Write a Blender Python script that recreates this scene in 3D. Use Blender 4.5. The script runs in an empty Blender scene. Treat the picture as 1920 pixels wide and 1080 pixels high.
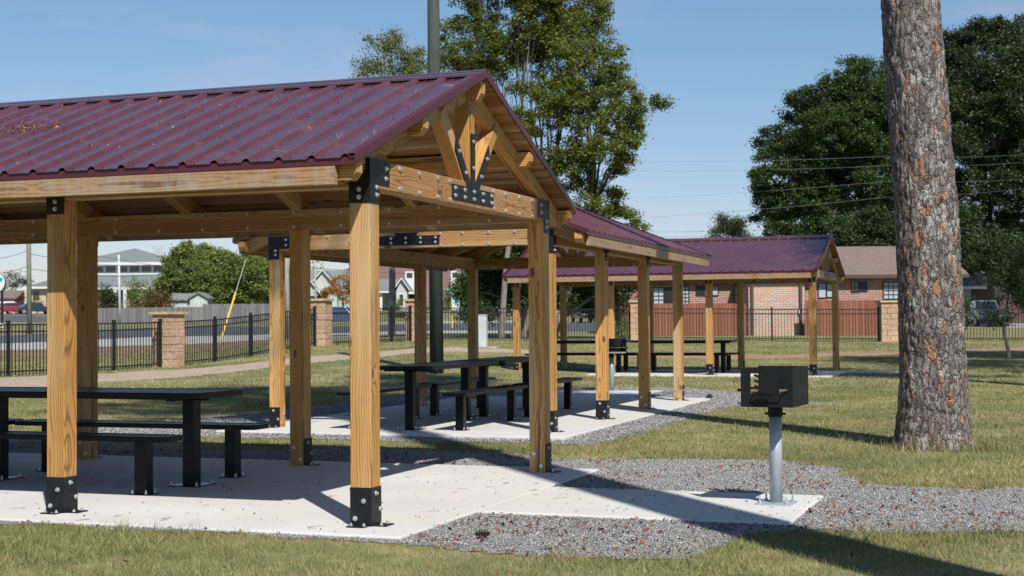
import bpy, math, random
import numpy as np
from mathutils import Vector, Matrix, noise as mnoise
random.seed(7); RNG=np.random.default_rng(7)
PI=math.pi; rad=math.radians
col=bpy.context.scene.collection
sc=bpy.context.scene
# ------------------------------------------------------------ camera frame (fitted from the photograph)
K=.8556; FPX=2754.17; PIT=.0242; ROLL=-.007; H=1.5*K
_c,_s=math.cos(PIT),math.sin(PIT)
FW=np.array([0,_c,_s]); _U0=np.array([0,-_s,_c]); _R0=np.array([1.,0,0])
RT=_R0*math.cos(ROLL)+_U0*math.sin(ROLL); UP=-_R0*math.sin(ROLL)+_U0*math.cos(ROLL)
CAM=np.array([0,0,H])
def W(px,py,D):
    """world point seen at photo pixel px,py standing at depth y=D"""
    r=FW+RT*(px-960)/FPX-UP*(py-540)/FPX
    return CAM+r*(D/r[1])
def G(px,py,z=0.):
    r=FW+RT*(px-960)/FPX-UP*(py-540)/FPX
    return CAM+r*(z-H)/r[2]
SUN_AZ=19.; SUN_EL=48.5
# ------------------------------------------------------------ terrain
COLS=[(-.349,[(15,-.022),(17.5,.005),(24,.015),(28,.03),(34,.16),(50,.22),(62,.29),(75,.44),(95,.70),(125,1.24),(140,1.74),(175,2.74),(190,3.0),(240,3.3),(600,6)]),
(-.234,[(15,-.022),(17.5,.005),(24,.015),(30,.04),(39,.20),(52,.30),(68,.42),(82,.69),(120,1.24),(148,1.39),(175,2.5),(200,3.1),(240,3.4),(600,6)]),
(-.131,[(15,-.022),(17.5,.005),(24,.015),(30,.05),(47,.62),(60,.6),(75,.66),(90,.9),(140,1.23),(180,2.6),(215,3.4),(260,3.7),(600,6)]),
(-.058,[(15,-.022),(17.5,.005),(26,.015),(30,.06),(45,.64),(52,.68),(60,.72),(90,.94),(130,1.28),(180,2.5),(215,3.4),(260,3.7),(600,6)]),
(.0835,[(15,-.022),(17.5,.005),(26,.015),(31,.065),(39,.08),(56,.63),(70,.66),(100,.95),(150,1.6),(215,2.6),(600,5)]),
(.256,[(15,-.022),(17.5,.005),(26,.015),(31,.065),(38,.09),(54,.53),(72,.62),(100,.9),(150,1.5),(215,2.3),(600,5)]),
(.341,[(15,-.022),(17.5,.005),(26,.015),(33,.07),(40,.17),(54,.51),(100,.88),(150,1.4),(215,2.2),(600,5)])]
_us=np.array([c[0] for c in COLS])
def T(x,y):
    x=np.asarray(x,float); y=np.asarray(y,float)
    u=np.clip(x/np.maximum(y,12),_us[0],_us[-1])
    zs=np.array([np.interp(y,[p[0] for p in c[1]],[p[1] for p in c[1]]) for c in COLS])
    i=np.clip(np.searchsorted(_us,u)-1,0,len(_us)-2)
    t=(u-_us[i])/(_us[i+1]-_us[i]); t=t*t*(3-2*t)
    a=np.take_along_axis(zs,i[None,...],0)[0] if zs.ndim>1 else zs[i]
    b=np.take_along_axis(zs,(i+1)[None,...],0)[0] if zs.ndim>1 else zs[i+1]
    return a*(1-t)+b*t
def GP(px,D):
    """ground point at photo column px and depth D"""
    x=(px-960)/FPX*D
    for _ in range(2):
        z=float(T(x,D)); py=540+(606.6-540)-.007*(px-960)+(H-z)/D*FPX; x=W(px,py,D)[0]
    return Vector((x,D,float(T(x,D))))
# ------------------------------------------------------------ mesh helpers
class MB:
    def __init__(s): s.v=[];s.f=[];s.m=[];s.n=0;s.sm=False
    def add(s,v,f,m=0):
        v=np.asarray(v,float).reshape(-1,3); s.v.append(v)
        for q in f: s.f.append([i+s.n for i in q]); s.m.append(m)
        s.n+=len(v); return s
    def box(s,a,b,m=0,M=None,taper=None):
        (x0,y0,z0),(x1,y1,z1)=a,b
        v=[(x0,y0,z0),(x1,y0,z0),(x1,y1,z0),(x0,y1,z0),(x0,y0,z1),(x1,y0,z1),(x1,y1,z1),(x0,y1,z1)]
        if M is not None: v=[tuple(M@Vector(p)) for p in v]
        return s.add(v,[(3,2,1,0),(4,5,6,7),(0,1,5,4),(1,2,6,5),(2,3,7,6),(3,0,4,7)],m)
    def prism(s,poly,ax,h0,h1,m=0,M=None):
        """poly of 2D points extruded along axis ax(0,1,2)"""
        n=len(poly)
        def p3(p,h): 
            q=list(p); q.insert(ax,h); return tuple(q)
        v=[p3(p,h0) for p in poly]+[p3(p,h1) for p in poly]
        if M is not None: v=[tuple(M@Vector(p)) for p in v]
        ar=sum(poly[i][0]*poly[(i+1)%n][1]-poly[(i+1)%n][0]*poly[i][1] for i in range(n))
        if ax==1: ar=-ar
        f=[list(range(n))[::-1],[n+i for i in range(n)]]+[(i,(i+1)%n,n+(i+1)%n,n+i) for i in range(n)]
        if (ar<0)!=(h1<h0): f=[list(q)[::-1] for q in f]
        return s.add(v,f,m)
    def tube(s,pts,rs,n=8,m=0,caps=True):
        pts=[Vector(p) for p in pts]; k=len(pts)
        if not hasattr(rs,'__len__'): rs=[rs]*k
        V=[];d0=None
        for i,p in enumerate(pts):
            d=(pts[min(i+1,k-1)]-pts[max(i-1,0)]).normalized()
            if d0 is None:
                u=d.orthogonal().normalized()
            else:
                u=(u-d*u.dot(d)).normalized() if (u-d*u.dot(d)).length>1e-6 else d.orthogonal().normalized()
            d0=d; w=d.cross(u)
            for j in range(n):
                a=2*PI*j/n; V.append(tuple(p+(u*math.cos(a)+w*math.sin(a))*rs[i]))
        F=[(i*n+j,i*n+(j+1)%n,(i+1)*n+(j+1)%n,(i+1)*n+j) for i in range(k-1) for j in range(n)]
        if caps: F+=[list(range(n))[::-1],[(k-1)*n+j for j in range(n)]]
        return s.add(V,F,m)
    def cyl(s,c,r,h,ax=2,n=10,m=0):
        c=Vector(c); d=Vector((0,0,0)); d[ax]=h
        return s.tube([c,c+d],r,n,m)
    def ell(s,c,r,m=0,nu=10,nv=7,jit=0,seed=0):
        rr=random.Random(seed); V=[];F=[]
        V.append((c[0],c[1],c[2]-r[2]))
        for i in range(1,nv):
            t=-PI/2+PI*i/nv
            for j in range(nu):
                a=2*PI*j/nu; q=1+rr.uniform(-jit,jit)
                V.append((c[0]+r[0]*math.cos(t)*math.cos(a)*q,c[1]+r[1]*math.cos(t)*math.sin(a)*q,c[2]+r[2]*math.sin(t)*q))
        V.append((c[0],c[1],c[2]+r[2])); L=len(V)-1
        for j in range(nu):
            F.append((0,1+(j+1)%nu,1+j)); F.append((L,L-nu+j,L-nu+(j+1)%nu))
            for i in range(nv-2): F.append((1+i*nu+j,1+i*nu+(j+1)%nu,1+(i+1)*nu+(j+1)%nu,1+(i+1)*nu+j))
        return s.add(V,F,m)
    def build(s,name,mats,parent=None,smooth=False):
        me=bpy.data.meshes.new(name)
        me.from_pydata(np.concatenate(s.v).tolist(),[],s.f)
        if not isinstance(mats,(list,tuple)): mats=[mats]
        for m in mats: me.materials.append(m)
        me.polygons.foreach_set('material_index',s.m)
        if smooth: me.polygons.foreach_set('use_smooth',[True]*len(s.f))
        me.update()
        o=bpy.data.objects.new(name,me); col.objects.link(o)
        if parent: o.parent=parent
        return o
def bulk(name,V,nper,mat,parent=None,attr=None):
    """V: (count*nper,3) array; each nper verts make one face"""
    V=np.asarray(V,np.float32).reshape(-1,3); nf=len(V)//nper
    me=bpy.data.meshes.new(name)
    me.vertices.add(len(V)); me.vertices.foreach_set('co',V.ravel())
    me.loops.add(len(V)); me.loops.foreach_set('vertex_index',np.arange(len(V),dtype=np.int32))
    me.polygons.add(nf); me.polygons.foreach_set('loop_start',np.arange(nf,dtype=np.int32)*nper)
    me.polygons.foreach_set('loop_total',np.full(nf,nper,np.int32))
    me.materials.append(mat); me.update(calc_edges=True); me.validate()
    o=bpy.data.objects.new(name,me); col.objects.link(o)
    if parent: o.parent=parent
    return o
def tag(o,label=None,cat=None,group=None,kind=None):
    if label: o['label']=label
    if cat: o['category']=cat
    if group: o['group']=group
    if kind: o['kind']=kind
    return o
def empty(name,loc,rz=0,label=None,cat=None,group=None):
    o=bpy.data.objects.new(name,None); col.objects.link(o); o.location=loc; o.rotation_euler=(0,0,rz)
    o.empty_display_size=.3
    return tag(o,label,cat,group)
def kids(o): return [c for c in bpy.data.objects if c.parent==o]
def copy_tree(o,parent=None):
    c=o.copy(); col.objects.link(c); c.parent=parent
    if parent is not None: c.matrix_parent_inverse=o.matrix_parent_inverse.copy()
    for ch in kids(o): copy_tree(ch,c)
    return c
# ------------------------------------------------------------ materials
class NT:
    def __init__(s,name,rough=.6,base=(.5,.5,.5),metal=0,spec=None):
        s.m=bpy.data.materials.new(name); s.m.use_nodes=True; s.t=s.m.node_tree; s.b=s.t.nodes['Principled BSDF']
        s.b.inputs['Base Color'].default_value=(*base,1); s.b.inputs['Roughness'].default_value=rough; s.b.inputs['Metallic'].default_value=metal
        if spec is not None: s.b.inputs['Specular IOR Level'].default_value=spec
        s.m.diffuse_color=(*base,1)
    def n(s,t,**k):
        q=s.t.nodes.new(t)
        for a,v in k.items(): setattr(q,a,v)
        return q
    def set(s,inp,v):
        if isinstance(v,bpy.types.NodeSocket): s.t.links.new(v,inp)
        else:
            try: inp.default_value=v
            except Exception: inp.default_value=(*v,1)
    def math(s,op,a,b=None,c=None,clamp=False):
        q=s.n('ShaderNodeMath',operation=op); q.use_clamp=clamp
        s.set(q.inputs[0],a)
        if b is not None: s.set(q.inputs[1],b)
        if c is not None: s.set(q.inputs[2],c)
        return q.outputs[0]
    def vm(s,op,a,b=None,scale=None):
        q=s.n('ShaderNodeVectorMath',operation=op); s.set(q.inputs[0],a)
        if b is not None: s.set(q.inputs[1],b)
        if scale is not None: s.set(q.inputs[3],scale)
        return q.outputs[1] if op in('LENGTH','DISTANCE') else q.outputs[0]
    def co(s,k='Object'): return s.n('ShaderNodeTexCoord').outputs[k]
    def pos(s): return s.n('ShaderNodeNewGeometry').outputs['Position']
    def island(s): return s.n('ShaderNodeNewGeometry').outputs['Random Per Island']
    def rnd(s): return s.n('ShaderNodeObjectInfo').outputs['Random']
    def noise(s,vec,scale,det=3,rough=.55,dist=0,out=0):
        q=s.n('ShaderNodeTexNoise'); s.set(q.inputs['Vector'],vec); q.inputs['Scale'].default_value=scale
        q.inputs['Detail'].default_value=det; q.inputs['Roughness'].default_value=rough; q.inputs['Distortion'].default_value=dist
        return q.outputs[out]
    def vor(s,vec,scale,feat='F1',out='Distance',rnd=1):
        q=s.n('ShaderNodeTexVoronoi',feature=feat); s.set(q.inputs['Vector'],vec); q.inputs['Scale'].default_value=scale
        q.inputs['Randomness'].default_value=rnd
        return q.outputs[out]
    def ramp(s,f,stops,interp='LINEAR'):
        q=s.n('ShaderNodeValToRGB'); s.set(q.inputs[0],f); e=q.color_ramp.elements; q.color_ramp.interpolation=interp
        while len(e)<len(stops): e.new(.5)
        for i,(p,c) in enumerate(stops):
            e[i].position=p; e[i].color=(*c,1) if hasattr(c,'__len__') else (c,c,c,1)
        return q.outputs[0]
    def mix(s,f,a,b,mode='MIX'):
        q=s.n('ShaderNodeMix',data_type='RGBA',blend_type=mode); s.set(q.inputs[0],f); s.set(q.inputs[6],a); s.set(q.inputs[7],b); return q.outputs[2]
    def mapr(s,f,a,b,c=0,d=1):
        q=s.n('ShaderNodeMapRange'); s.set(q.inputs[0],f)
        for i,v in enumerate((a,b,c,d)): s.set(q.inputs[i+1],v)
        return q.outputs[0]
    def scale(s,vec,sc_):
        q=s.n('ShaderNodeMapping'); s.set(q.inputs[0],vec); q.inputs['Scale'].default_value=sc_; return q.outputs[0]
    def color(s,v): s.set(s.b.inputs['Base Color'],v); return s
    def rough(s,v): s.set(s.b.inputs['Roughness'],v); return s
    def bump(s,h,st=.3,d=.01):
        q=s.n('ShaderNodeBump'); s.set(q.inputs['Height'],h); q.inputs['Strength'].default_value=st; q.inputs['Distance'].default_value=d
        s.t.links.new(q.outputs[0],s.b.inputs['Normal']); return s
def plain(name,base,rough=.6,metal=0,var=.0,scale=3,spec=None,bump=0):
    q=NT(name,rough,base,metal,spec)
    if var:
        n=q.noise(q.co(),scale,4); lo=tuple(max(0,c*(1-var)) for c in base); hi=tuple(min(1,c*(1+var)) for c in base)
        q.color(q.ramp(n,[(.3,lo),(.7,hi)]))
        if bump: q.bump(n,bump,.02)
    return q.m
def wood(name,lo,hi,freq=62,island=False,weather=0,gap=0):
    q=NT(name,.62,hi); c=q.co(); r=q.rnd()
    sep=q.n('ShaderNodeSeparateXYZ'); q.set(sep.inputs[0],c)
    r1=r
    if island: r1=q.math('FRACT',q.math('ADD',r,q.island()))
    r2=q.math('FRACT',q.math('MULTIPLY',r1,17.3)); r3=q.math('FRACT',q.math('MULTIPLY',r1,91.7))
    zz=q.math('ADD',sep.outputs[2],q.math('MULTIPLY',r3,40.))
    cv=q.n('ShaderNodeCombineXYZ'); q.set(cv.inputs[0],q.math('ADD',sep.outputs[0],q.math('MULTIPLY',r2,3.))); q.set(cv.inputs[1],sep.outputs[1]); q.set(cv.inputs[2],zz); v=cv.outputs[0]
    x=q.math('ADD',sep.outputs[0],q.math('MULTIPLY_ADD',r1,.14,-.07)); y=q.math('ADD',sep.outputs[1],q.math('MULTIPLY_ADD',r2,.16,-.02))
    wob=q.noise(q.scale(v,(1.5,1.5,.8)),1.6,2,.5); wob2=q.noise(q.scale(v,(9,9,1.3)),1.5,2,.5)
    x=q.math('ADD',x,q.math('MULTIPLY_ADD',wob,.12,-.06)); y=q.math('ADD',y,q.math('MULTIPLY_ADD',wob2,.03,-.015))
    rr=q.math('SQRT',q.math('ADD',q.math('MULTIPLY',x,x),q.math('MULTIPLY',y,y)))
    kd=q.vor(q.scale(v,(5.,5.,2.3)),1.0)
    g=q.math('MULTIPLY',q.math('POWER',q.math('SUBTRACT',1.,q.math('MULTIPLY',kd,2.6,clamp=True)),2.),.06)
    rr=q.math('ADD',rr,g)
    ring=q.math('FRACT',q.math('MULTIPLY',rr,freq))
    rc=q.ramp(ring,[(0,lo),(.12,lo),(.3,hi),(.75,hi),(1,tuple(a*.5+b*.5 for a,b in zip(lo,hi)))])
    big=q.noise(q.scale(v,(3,3,.9)),1.5,3)
    rc=q.mix(q.mapr(big,.35,.7,0,.35),rc,tuple(min(1,h*1.12+.03) for h in hi)+(1,))
    fine=q.noise(q.scale(v,(60,60,2.2)),4,3)
    rc=q.mix(q.mapr(fine,.35,.75,0,.28),rc,tuple(a*.75 for a in lo)+(1,))
    tint=q.math('MULTIPLY_ADD',r3,.55 if island else .3,.68 if island else .82); tv=q.n('ShaderNodeCombineXYZ')
    tint=q.math('SUBTRACT',tint,.03)
    q.set(tv.inputs[0],tint); q.set(tv.inputs[1],q.math('POWER',tint,1.15)); q.set(tv.inputs[2],q.math('POWER',tint,1.5))
    rc=q.mix(1.,rc,tv.outputs[0],'MULTIPLY')
    pale=q.noise(q.scale(v,(6,6,.35)),1.1,2)
    rc=q.mix(q.mapr(pale,.48,.68,0,.55),rc,(.30,.235,.155,1) if weather>.5 else (.50,.40,.24,1))
    chk=q.noise(q.scale(v,(26,26,.9)),1.0,2,.4)
    rc=q.mix(q.mapr(chk,.665,.69,0,.75),rc,(.09,.045,.02,1))
    dirt=q.noise(q.scale(v,(4,4,3)),1.3,4,.7)
    rc=q.mix(q.mapr(dirt,.55,.75,0,.3),rc,(.16,.11,.06,1))
    kn=q.mapr(kd,.085,.125,1,0)
    kc=q.ramp(q.math('FRACT',q.math('MULTIPLY',kd,40.)),[(0,(.05,.018,.008)),(1,(.2,.09,.035))])
    rc=q.mix(kn,rc,kc)
    if weather:
        st=q.noise(q.scale(v,(2,2,7)),2.2,5,.65)
        rc=q.mix(q.mapr(st,.42,.7,0,weather),rc,(.30,.27,.235,1))
        st2=q.noise(q.scale(v,(1,1,14)),3,3,.6)
        rc=q.mix(q.mapr(st2,.6,.72,0,weather*.8),rc,(.10,.07,.05,1))
    q.color(rc); q.bump(q.math('ADD',ring,fine),.12,.003)
    return q.m
M={}
M['pine']=wood('pine_timber',(.215,.085,.018),(.53,.285,.078))
M['deckw']=wood('pine_deck',(.13,.042,.010),(.34,.145,.038),45,island=True)  # orange-brown boards, tone lowered to stand for shade under the roof
M['fascia']=wood('weathered_pine',(.15,.072,.028),(.38,.22,.10),48,weather=.6)
M['beamw']=wood('pine_beam',(.22,.085,.020),(.45,.240,.078),60,weather=.15)  # beam colour darkened to imitate the shade beneath the roof
# roof metal
q=NT('maroon_roof_metal',.26,(.10,.012,.03)); n=q.noise(q.co(),9,4,.6); n2=q.noise(q.scale(q.co(),(2,2,2)),1.2,3)
c=q.ramp(n2,[(.3,(.074,.022,.031)),(.7,(.092,.030,.040))])
c=q.mix(q.mapr(n,.56,.8,0,.22),c,(.30,.19,.17,1)); q.color(c); q.rough(q.mapr(n2,.3,.7,.22,.32)); q.b.inputs['Coat Weight'].default_value=.75; q.b.inputs['Coat Roughness'].default_value=.16
M['roof']=q.m
q=NT('maroon_trim',.4,(.09,.010,.022)); n=q.noise(q.scale(q.co(),(30,3,3)),2,4,.6)
q.color(q.mix(q.mapr(n,.6,.85,0,.3),(.075,.012,.020,1),(.2,.13,.115,1))); M['trim']=q.m
M['dark']=plain('closure_foam',(.006,.006,.006),.9)
q=NT('black_powder_steel',.45,(.010,.011,.013),spec=.3); n=q.noise(q.co(),22,4); q.color(q.ramp(n,[(.3,(.006,.0065,.008)),(.8,(.014,.015,.017))])); M['steel']=q.m
q=NT('navy_coated_steel',.32,(.002,.003,.007),spec=.22); M['coat']=q.m
q=NT('expanded_metal_top',.4,(.008,.012,.026),spec=.3); p=q.co(); sp=q.n('ShaderNodeSeparateXYZ'); q.set(sp.inputs[0],p)
a=q.math('ADD',q.math('MULTIPLY',sp.outputs[0],28.),q.math('MULTIPLY',sp.outputs[1],48.)); b=q.math('SUBTRACT',q.math('MULTIPLY',sp.outputs[0],28.),q.math('MULTIPLY',sp.outputs[1],48.))
da=q.math('ABSOLUTE',q.math('SUBTRACT',q.math('FRACT',a),.5)); db=q.math('ABSOLUTE',q.math('SUBTRACT',q.math('FRACT',b),.5))
hole=q.math('MULTIPLY',q.mapr(da,.25,.3,1,0),q.mapr(db,.25,.3,1,0))
q.color(q.mix(hole,(.006,.009,.020,1),(.0005,.0005,.001,1))); q.rough(q.mapr(hole,0,1,.38,.95)); q.bump(hole,-.6,.01); M['mesh']=q.m
M['galv']=plain('galvanised_bolt',(.62,.63,.64),.38,.75,.15,30)
q=NT('galvanised_pipe',.45,(.42,.46,.48),.35); n=q.noise(q.scale(q.co(),(1,1,.5)),14,5,.65); q.color(q.ramp(n,[(.3,(.30,.35,.38)),(.7,(.44,.49,.52))])); M['pipe']=q.m
q=NT('sooty_steel',.55,(.010,.010,.011),spec=.3); n=q.noise(q.co(),9,6,.7); n2=q.noise(q.co(),3,3)
q.color(q.mix(q.math('MULTIPLY',q.mapr(n,.55,.75),q.mapr(n2,.5,.7)),(.006,.006,.007,1),(.09,.085,.08,1))); q.rough(q.mapr(n,.3,.7,.4,.8)); M['soot']=q.m
M['rust']=plain('rusty_inner_steel',(.16,.10,.06),.85,0,.5,12)
# concrete
q=NT('concrete',.85,(.6,.58,.54)); p=q.pos(); n=q.noise(p,1.1,5,.6); n2=q.noise(p,35,4,.7); n3=q.noise(p,.35,3)
c=q.ramp(n,[(.3,(.455,.452,.435)),(.7,(.53,.53,.525))]); c=q.mix(q.mapr(n2,.4,.8,0,.18),c,(.36,.34,.32,1))
c=q.mix(q.mapr(n3,.46,.66,0,.5),c,(.47,.435,.38,1)); sp=q.noise(q.scale(p,(1,3.2,1)),5,3,.7); c=q.mix(q.mapr(sp,.66,.74,0,.25),c,(.30,.23,.16,1))
q.color(c); q.bump(n2,.12,.004); M['conc']=q.m
# gravel bed
q=NT('gravel_base',.9,(.2,.2,.2)); p=q.pos(); vd=q.vor(p,46); vc=q.vor(p,46,out='Color'); sx=q.n('ShaderNodeSeparateXYZ'); q.set(sx.inputs[0],vc)
c=q.ramp(sx.outputs[0],[(0,(.155,.15,.156)),(.5,(.23,.224,.23)),(1,(.33,.322,.325))]); c=q.mix(q.mapr(vd,.35,.8,0,.6),c,(.07,.067,.067,1)); q.color(c); q.bump(vd,-.9,.012); M['gravel']=q.m
q=NT('gravel_stone',.85,(.25,.25,.25)); q.color(q.ramp(q.island(),[(0,(.11,.11,.113)),(.3,(.205,.205,.208)),(.7,(.275,.275,.276)),(.95,(.37,.368,.362)),(1,(.50,.49,.47))])); M['stone']=q.m
q=NT('bark_chip',.8,(.3,.07,.03)); q.color(q.ramp(q.island(),[(0,(.05,.020,.013)),(.4,(.13,.035,.018)),(.8,(.21,.055,.025)),(1,(.32,.11,.045))])); M['chip']=q.m
M['needle']=plain('dry_pine_needle',(.24,.13,.055),.8)
q=NT('roof_litter',.9,(.3,.2,.1)); q.color(q.ramp(q.island(),[(0,(.07,.03,.015)),(.5,(.28,.13,.05)),(1,(.55,.38,.20))])); M['litter']=q.m
# grass
def grasscol(q,p,ran=None):
    n=q.noise(p,.55,4,.6); n2=q.noise(p,3.4,4,.6); n3=q.noise(q.scale(p,(.5,1.4,1)),.16,3)
    f=q.math('ADD',q.math('MULTIPLY',n,.6),q.math('MULTIPLY',n2,.4))
    if ran is not None: f=q.math('ADD',f,q.math('MULTIPLY_ADD',ran,.34,-.17))
    f=q.math('ADD',f,q.math('MULTIPLY_ADD',n3,.3,-.15))
    return q.ramp(f,[(.21,(.058,.080,.022)),(.40,(.120,.134,.044)),(.54,(.22,.20,.084)),(.73,(.385,.31,.155))])
q=NT('lawn_soil',.95,(.12,.12,.05)); p=q.pos(); c=grasscol(q,p); nn=q.noise(p,26,4,.7)
c=q.mix(q.mapr(nn,.35,.7,0,.55),c,(.05,.055,.02,1)); 
yy=q.n('ShaderNodeSeparateXYZ'); q.set(yy.inputs[0],p)
q.color(c); q.bump(nn,.6,.03); M['lawn']=q.m
q=NT('grass_blade',.6,(.1,.15,.04),spec=.25); q.color(q.mix(.18,grasscol(q,q.pos(),q.island()),(.20,.22,.08,1))); q.b.inputs['Subsurface Weight'].default_value=0
M['blade']=q.m
q=NT('packed_path',.95,(.4,.33,.26)); p=q.pos(); n=q.noise(p,2.2,5,.65); n2=q.noise(p,30,3)
c=q.ramp(n,[(.3,(.27,.20,.145)),(.7,(.37,.295,.23))]); q.color(q.mix(q.mapr(n2,.4,.8,0,.3),c,(.2,.15,.11,1))); M['path']=q.m
M['dirt']=plain('bare_reddish_soil',(.25,.155,.095),.95,0,.3,3)
M['asph']=plain('asphalt',(.06,.065,.075),.9,0,.25,2); M['walk']=plain('pavement_concrete',(.33,.32,.305),.9,0,.15,2)
M['mulch']=plain('bank_mulch',(.17,.10,.06),.95,0,.5,1.2)
# bark
q=NT('pine_bark',.92,(.2,.15,.12)); p=q.co(); wv=q.noise(p,7,4,.65,out=1); wv2=q.noise(p,1.6,2,.5,out=1)
pv=q.vm('ADD',q.scale(p,(1,1,.36)),q.vm('ADD',q.vm('SCALE',q.vm('SUBTRACT',wv,(.5,.5,.5)),scale=.105),q.vm('SCALE',q.vm('SUBTRACT',wv2,(.5,.5,.5)),scale=.12)))
ed=q.vor(pv,19,'DISTANCE_TO_EDGE'); vc=q.vor(pv,19,out='Color'); sx=q.n('ShaderNodeSeparateXYZ'); q.set(sx.inputs[0],vc)
ed2=q.vor(q.vm('ADD',pv,(3.3,1.7,.9)),41,'DISTANCE_TO_EDGE')
fn=q.noise(q.scale(p,(1,1,.6)),34,6,.75); li=q.noise(q.scale(p,(1,1,.55)),9,6,.75); bl=q.noise(p,2.2,3)
c=q.ramp(sx.outputs[0],[(0,(.105,.085,.078)),(.35,(.185,.148,.134)),(.8,(.27,.222,.203)),(.89,(.25,.19,.17)),(.93,(.34,.17,.10)),(1,(.40,.205,.115))])
c=q.mix(q.mapr(fn,.42,.72,0,.6),c,(.085,.072,.068,1))
c=q.mix(q.math('MULTIPLY',q.mapr(li,.51,.57,0,.75),q.mapr(bl,.35,.6,.35,1)),c,(.42,.43,.40,1))
c=q.mix(q.mapr(ed2,.0,.035,.75,0),c,(.03,.022,.02,1))
c=q.mix(q.mapr(q.math('ADD',ed,q.math('MULTIPLY_ADD',fn,.10,-.05)),.01,.065,1,0),c,(.012,.009,.008,1)); q.color(c)
q.bump(q.math('ADD',q.math('MULTIPLY',q.math('MINIMUM',ed,.22),1.),q.math('ADD',q.math('MULTIPLY',q.math('MINIMUM',ed2,.1),.6),q.math('MULTIPLY',fn,.22))),1,.07); M['pbark']=q.m
q=NT('tree_bark',.9,(.2,.17,.14)); n=q.noise(q.scale(q.co(),(6,6,1.5)),3,5,.7); q.color(q.ramp(n,[(.3,(.075,.064,.054)),(.7,(.24,.215,.19))])); M['bark']=q.m
q=NT('dark_bark',.9,(.1,.08,.06)); n=q.noise(q.scale(q.co(),(6,6,1.5)),3,5,.7); q.color(q.ramp(n,[(.3,(.055,.045,.036)),(.7,(.17,.14,.115))])); M['dbark']=q.m
def leaf(name,cs,tr=.35):
    q=NT(name,.5,cs[1],spec=.3); big=q.noise(q.pos(),.45,3); f=q.math('ADD',q.math('MULTIPLY',q.island(),.7),q.math('MULTIPLY',big,.45))
    c=q.ramp(f,[(.1,cs[0]),(.5,cs[1]),(.92,cs[2])]); q.color(c)
    t=q.n('ShaderNodeBsdfTranslucent'); q.set(t.inputs[0],c); ms=q.n('ShaderNodeMixShader'); ms.inputs[0].default_value=tr
    q.t.links.new(q.b.outputs[0],ms.inputs[1]); q.t.links.new(t.outputs[0],ms.inputs[2]); q.t.links.new(ms.outputs[0],q.t.nodes['Material Output'].inputs[0])
    return q.m
M['lf_yg']=leaf('leaf_yellow_green',[(.045,.080,.014),(.115,.160,.028),(.26,.25,.05)],.5)
M['lf_y']=leaf('leaf_turning',[(.07,.08,.018),(.17,.15,.035),(.36,.26,.06)])
M['lf_g']=leaf('leaf_mid_green',[(.020,.045,.012),(.045,.085,.022),(.095,.14,.04)],.4)
M['lf_d']=leaf('leaf_dark',[(.016,.028,.010),(.034,.052,.016),(.075,.095,.035)],.25)
M['lf_b']=leaf('leaf_bright',[(.055,.095,.02),(.14,.20,.045),(.30,.32,.09)])
M['lf_o']=leaf('leaf_orange',[(.10,.07,.015),(.33,.15,.03),(.50,.26,.06)])
M['lf_r']=leaf('leaf_brown',[(.04,.05,.014),(.11,.085,.03),(.20,.11,.05)])
M['lf_p']=leaf('pine_needles',[(.02,.04,.012),(.035,.06,.02),(.06,.09,.03)],.15)
# masonry
def brick(name,c1,c2,mort,sc_=1.):
    q=NT(name,.85,c1); c=q.co(); s=q.n('ShaderNodeSeparateXYZ'); q.set(s.inputs[0],c); cv=q.n('ShaderNodeCombineXYZ'); q.set(cv.inputs[0],q.math('ADD',s.outputs[0],s.outputs[1])); q.set(cv.inputs[1],s.outputs[2])
    b=q.n('ShaderNodeTexBrick'); q.set(b.inputs[0],cv.outputs[0]); b.inputs['Scale'].default_value=sc_
    b.inputs['Brick Width'].default_value=.30; b.inputs['Row Height'].default_value=.10; b.inputs['Mortar Size'].default_value=.012
    q.set(b.inputs['Color1'],(*c1,1)); q.set(b.inputs['Color2'],(*c2,1)); q.set(b.inputs['Mortar'],(*mort,1)); b.inputs['Bias'].default_value=0
    n=q.noise(c,1.5,3); v=q.vor(q.scale(cv.outputs[0],(3.4,10,1)),1,out='Color')
    w=q.mix(.22,b.outputs[0],v,'SOFT_LIGHT'); q.color(w); return q.m
M['brick']=brick('house_brick',(.33,.13,.085),(.20,.10,.08),(.40,.35,.31))
M['brickl']=brick('pale_mixed_brick',(.42,.20,.14),(.30,.25,.20),(.50,.45,.38))
M['brickd']=brick('shade_toned_brick',(.11,.045,.036),(.075,.035,.032),(.10,.08,.075))  # brick colour darkened to stand in for the tree's shade on the house
q=NT('split_face_block',.9,(.45,.3,.2)); n=q.noise(q.co(),7,6,.7); n2=q.noise(q.co(),1.2,2); c=q.ramp(n2,[(.3,(.44,.29,.19)),(.7,(.56,.40,.28))]); q.color(q.mix(q.mapr(n,.3,.7,.45,0),c,(.22,.12,.07,1))); q.bump(n,1.,.06); M['block']=q.m
M['cap']=plain('pillar_cap_stone',(.40,.31,.19),.9,0,.25,8)
def shingle(name,a,b):
    q=NT(name,.9,a); p=q.co(); n=q.noise(q.scale(p,(1.,1.,4)),5,4,.75); n2=q.noise(p,.6,2); q.color(q.mix(q.mapr(n2,.3,.7,0,.25),q.ramp(n,[(.35,a),(.65,b)]),(*a,1))); return q.m
M['sh_g']=shingle('grey_shingle',(.12,.135,.14),(.18,.195,.20)); M['sh_b']=shingle('brown_shingle',(.12,.09,.078),(.19,.145,.125)); M['sh_r']=shingle('red_brown_shingle',(.115,.065,.06),(.165,.10,.09))
M['white']=plain('white_paint',(.55,.56,.57),.5); M['siding']=plain('sage_siding',(.38,.43,.40),.7,0,.06,1); M['brown']=plain('brown_metal_trim',(.07,.04,.035),.5)
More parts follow.
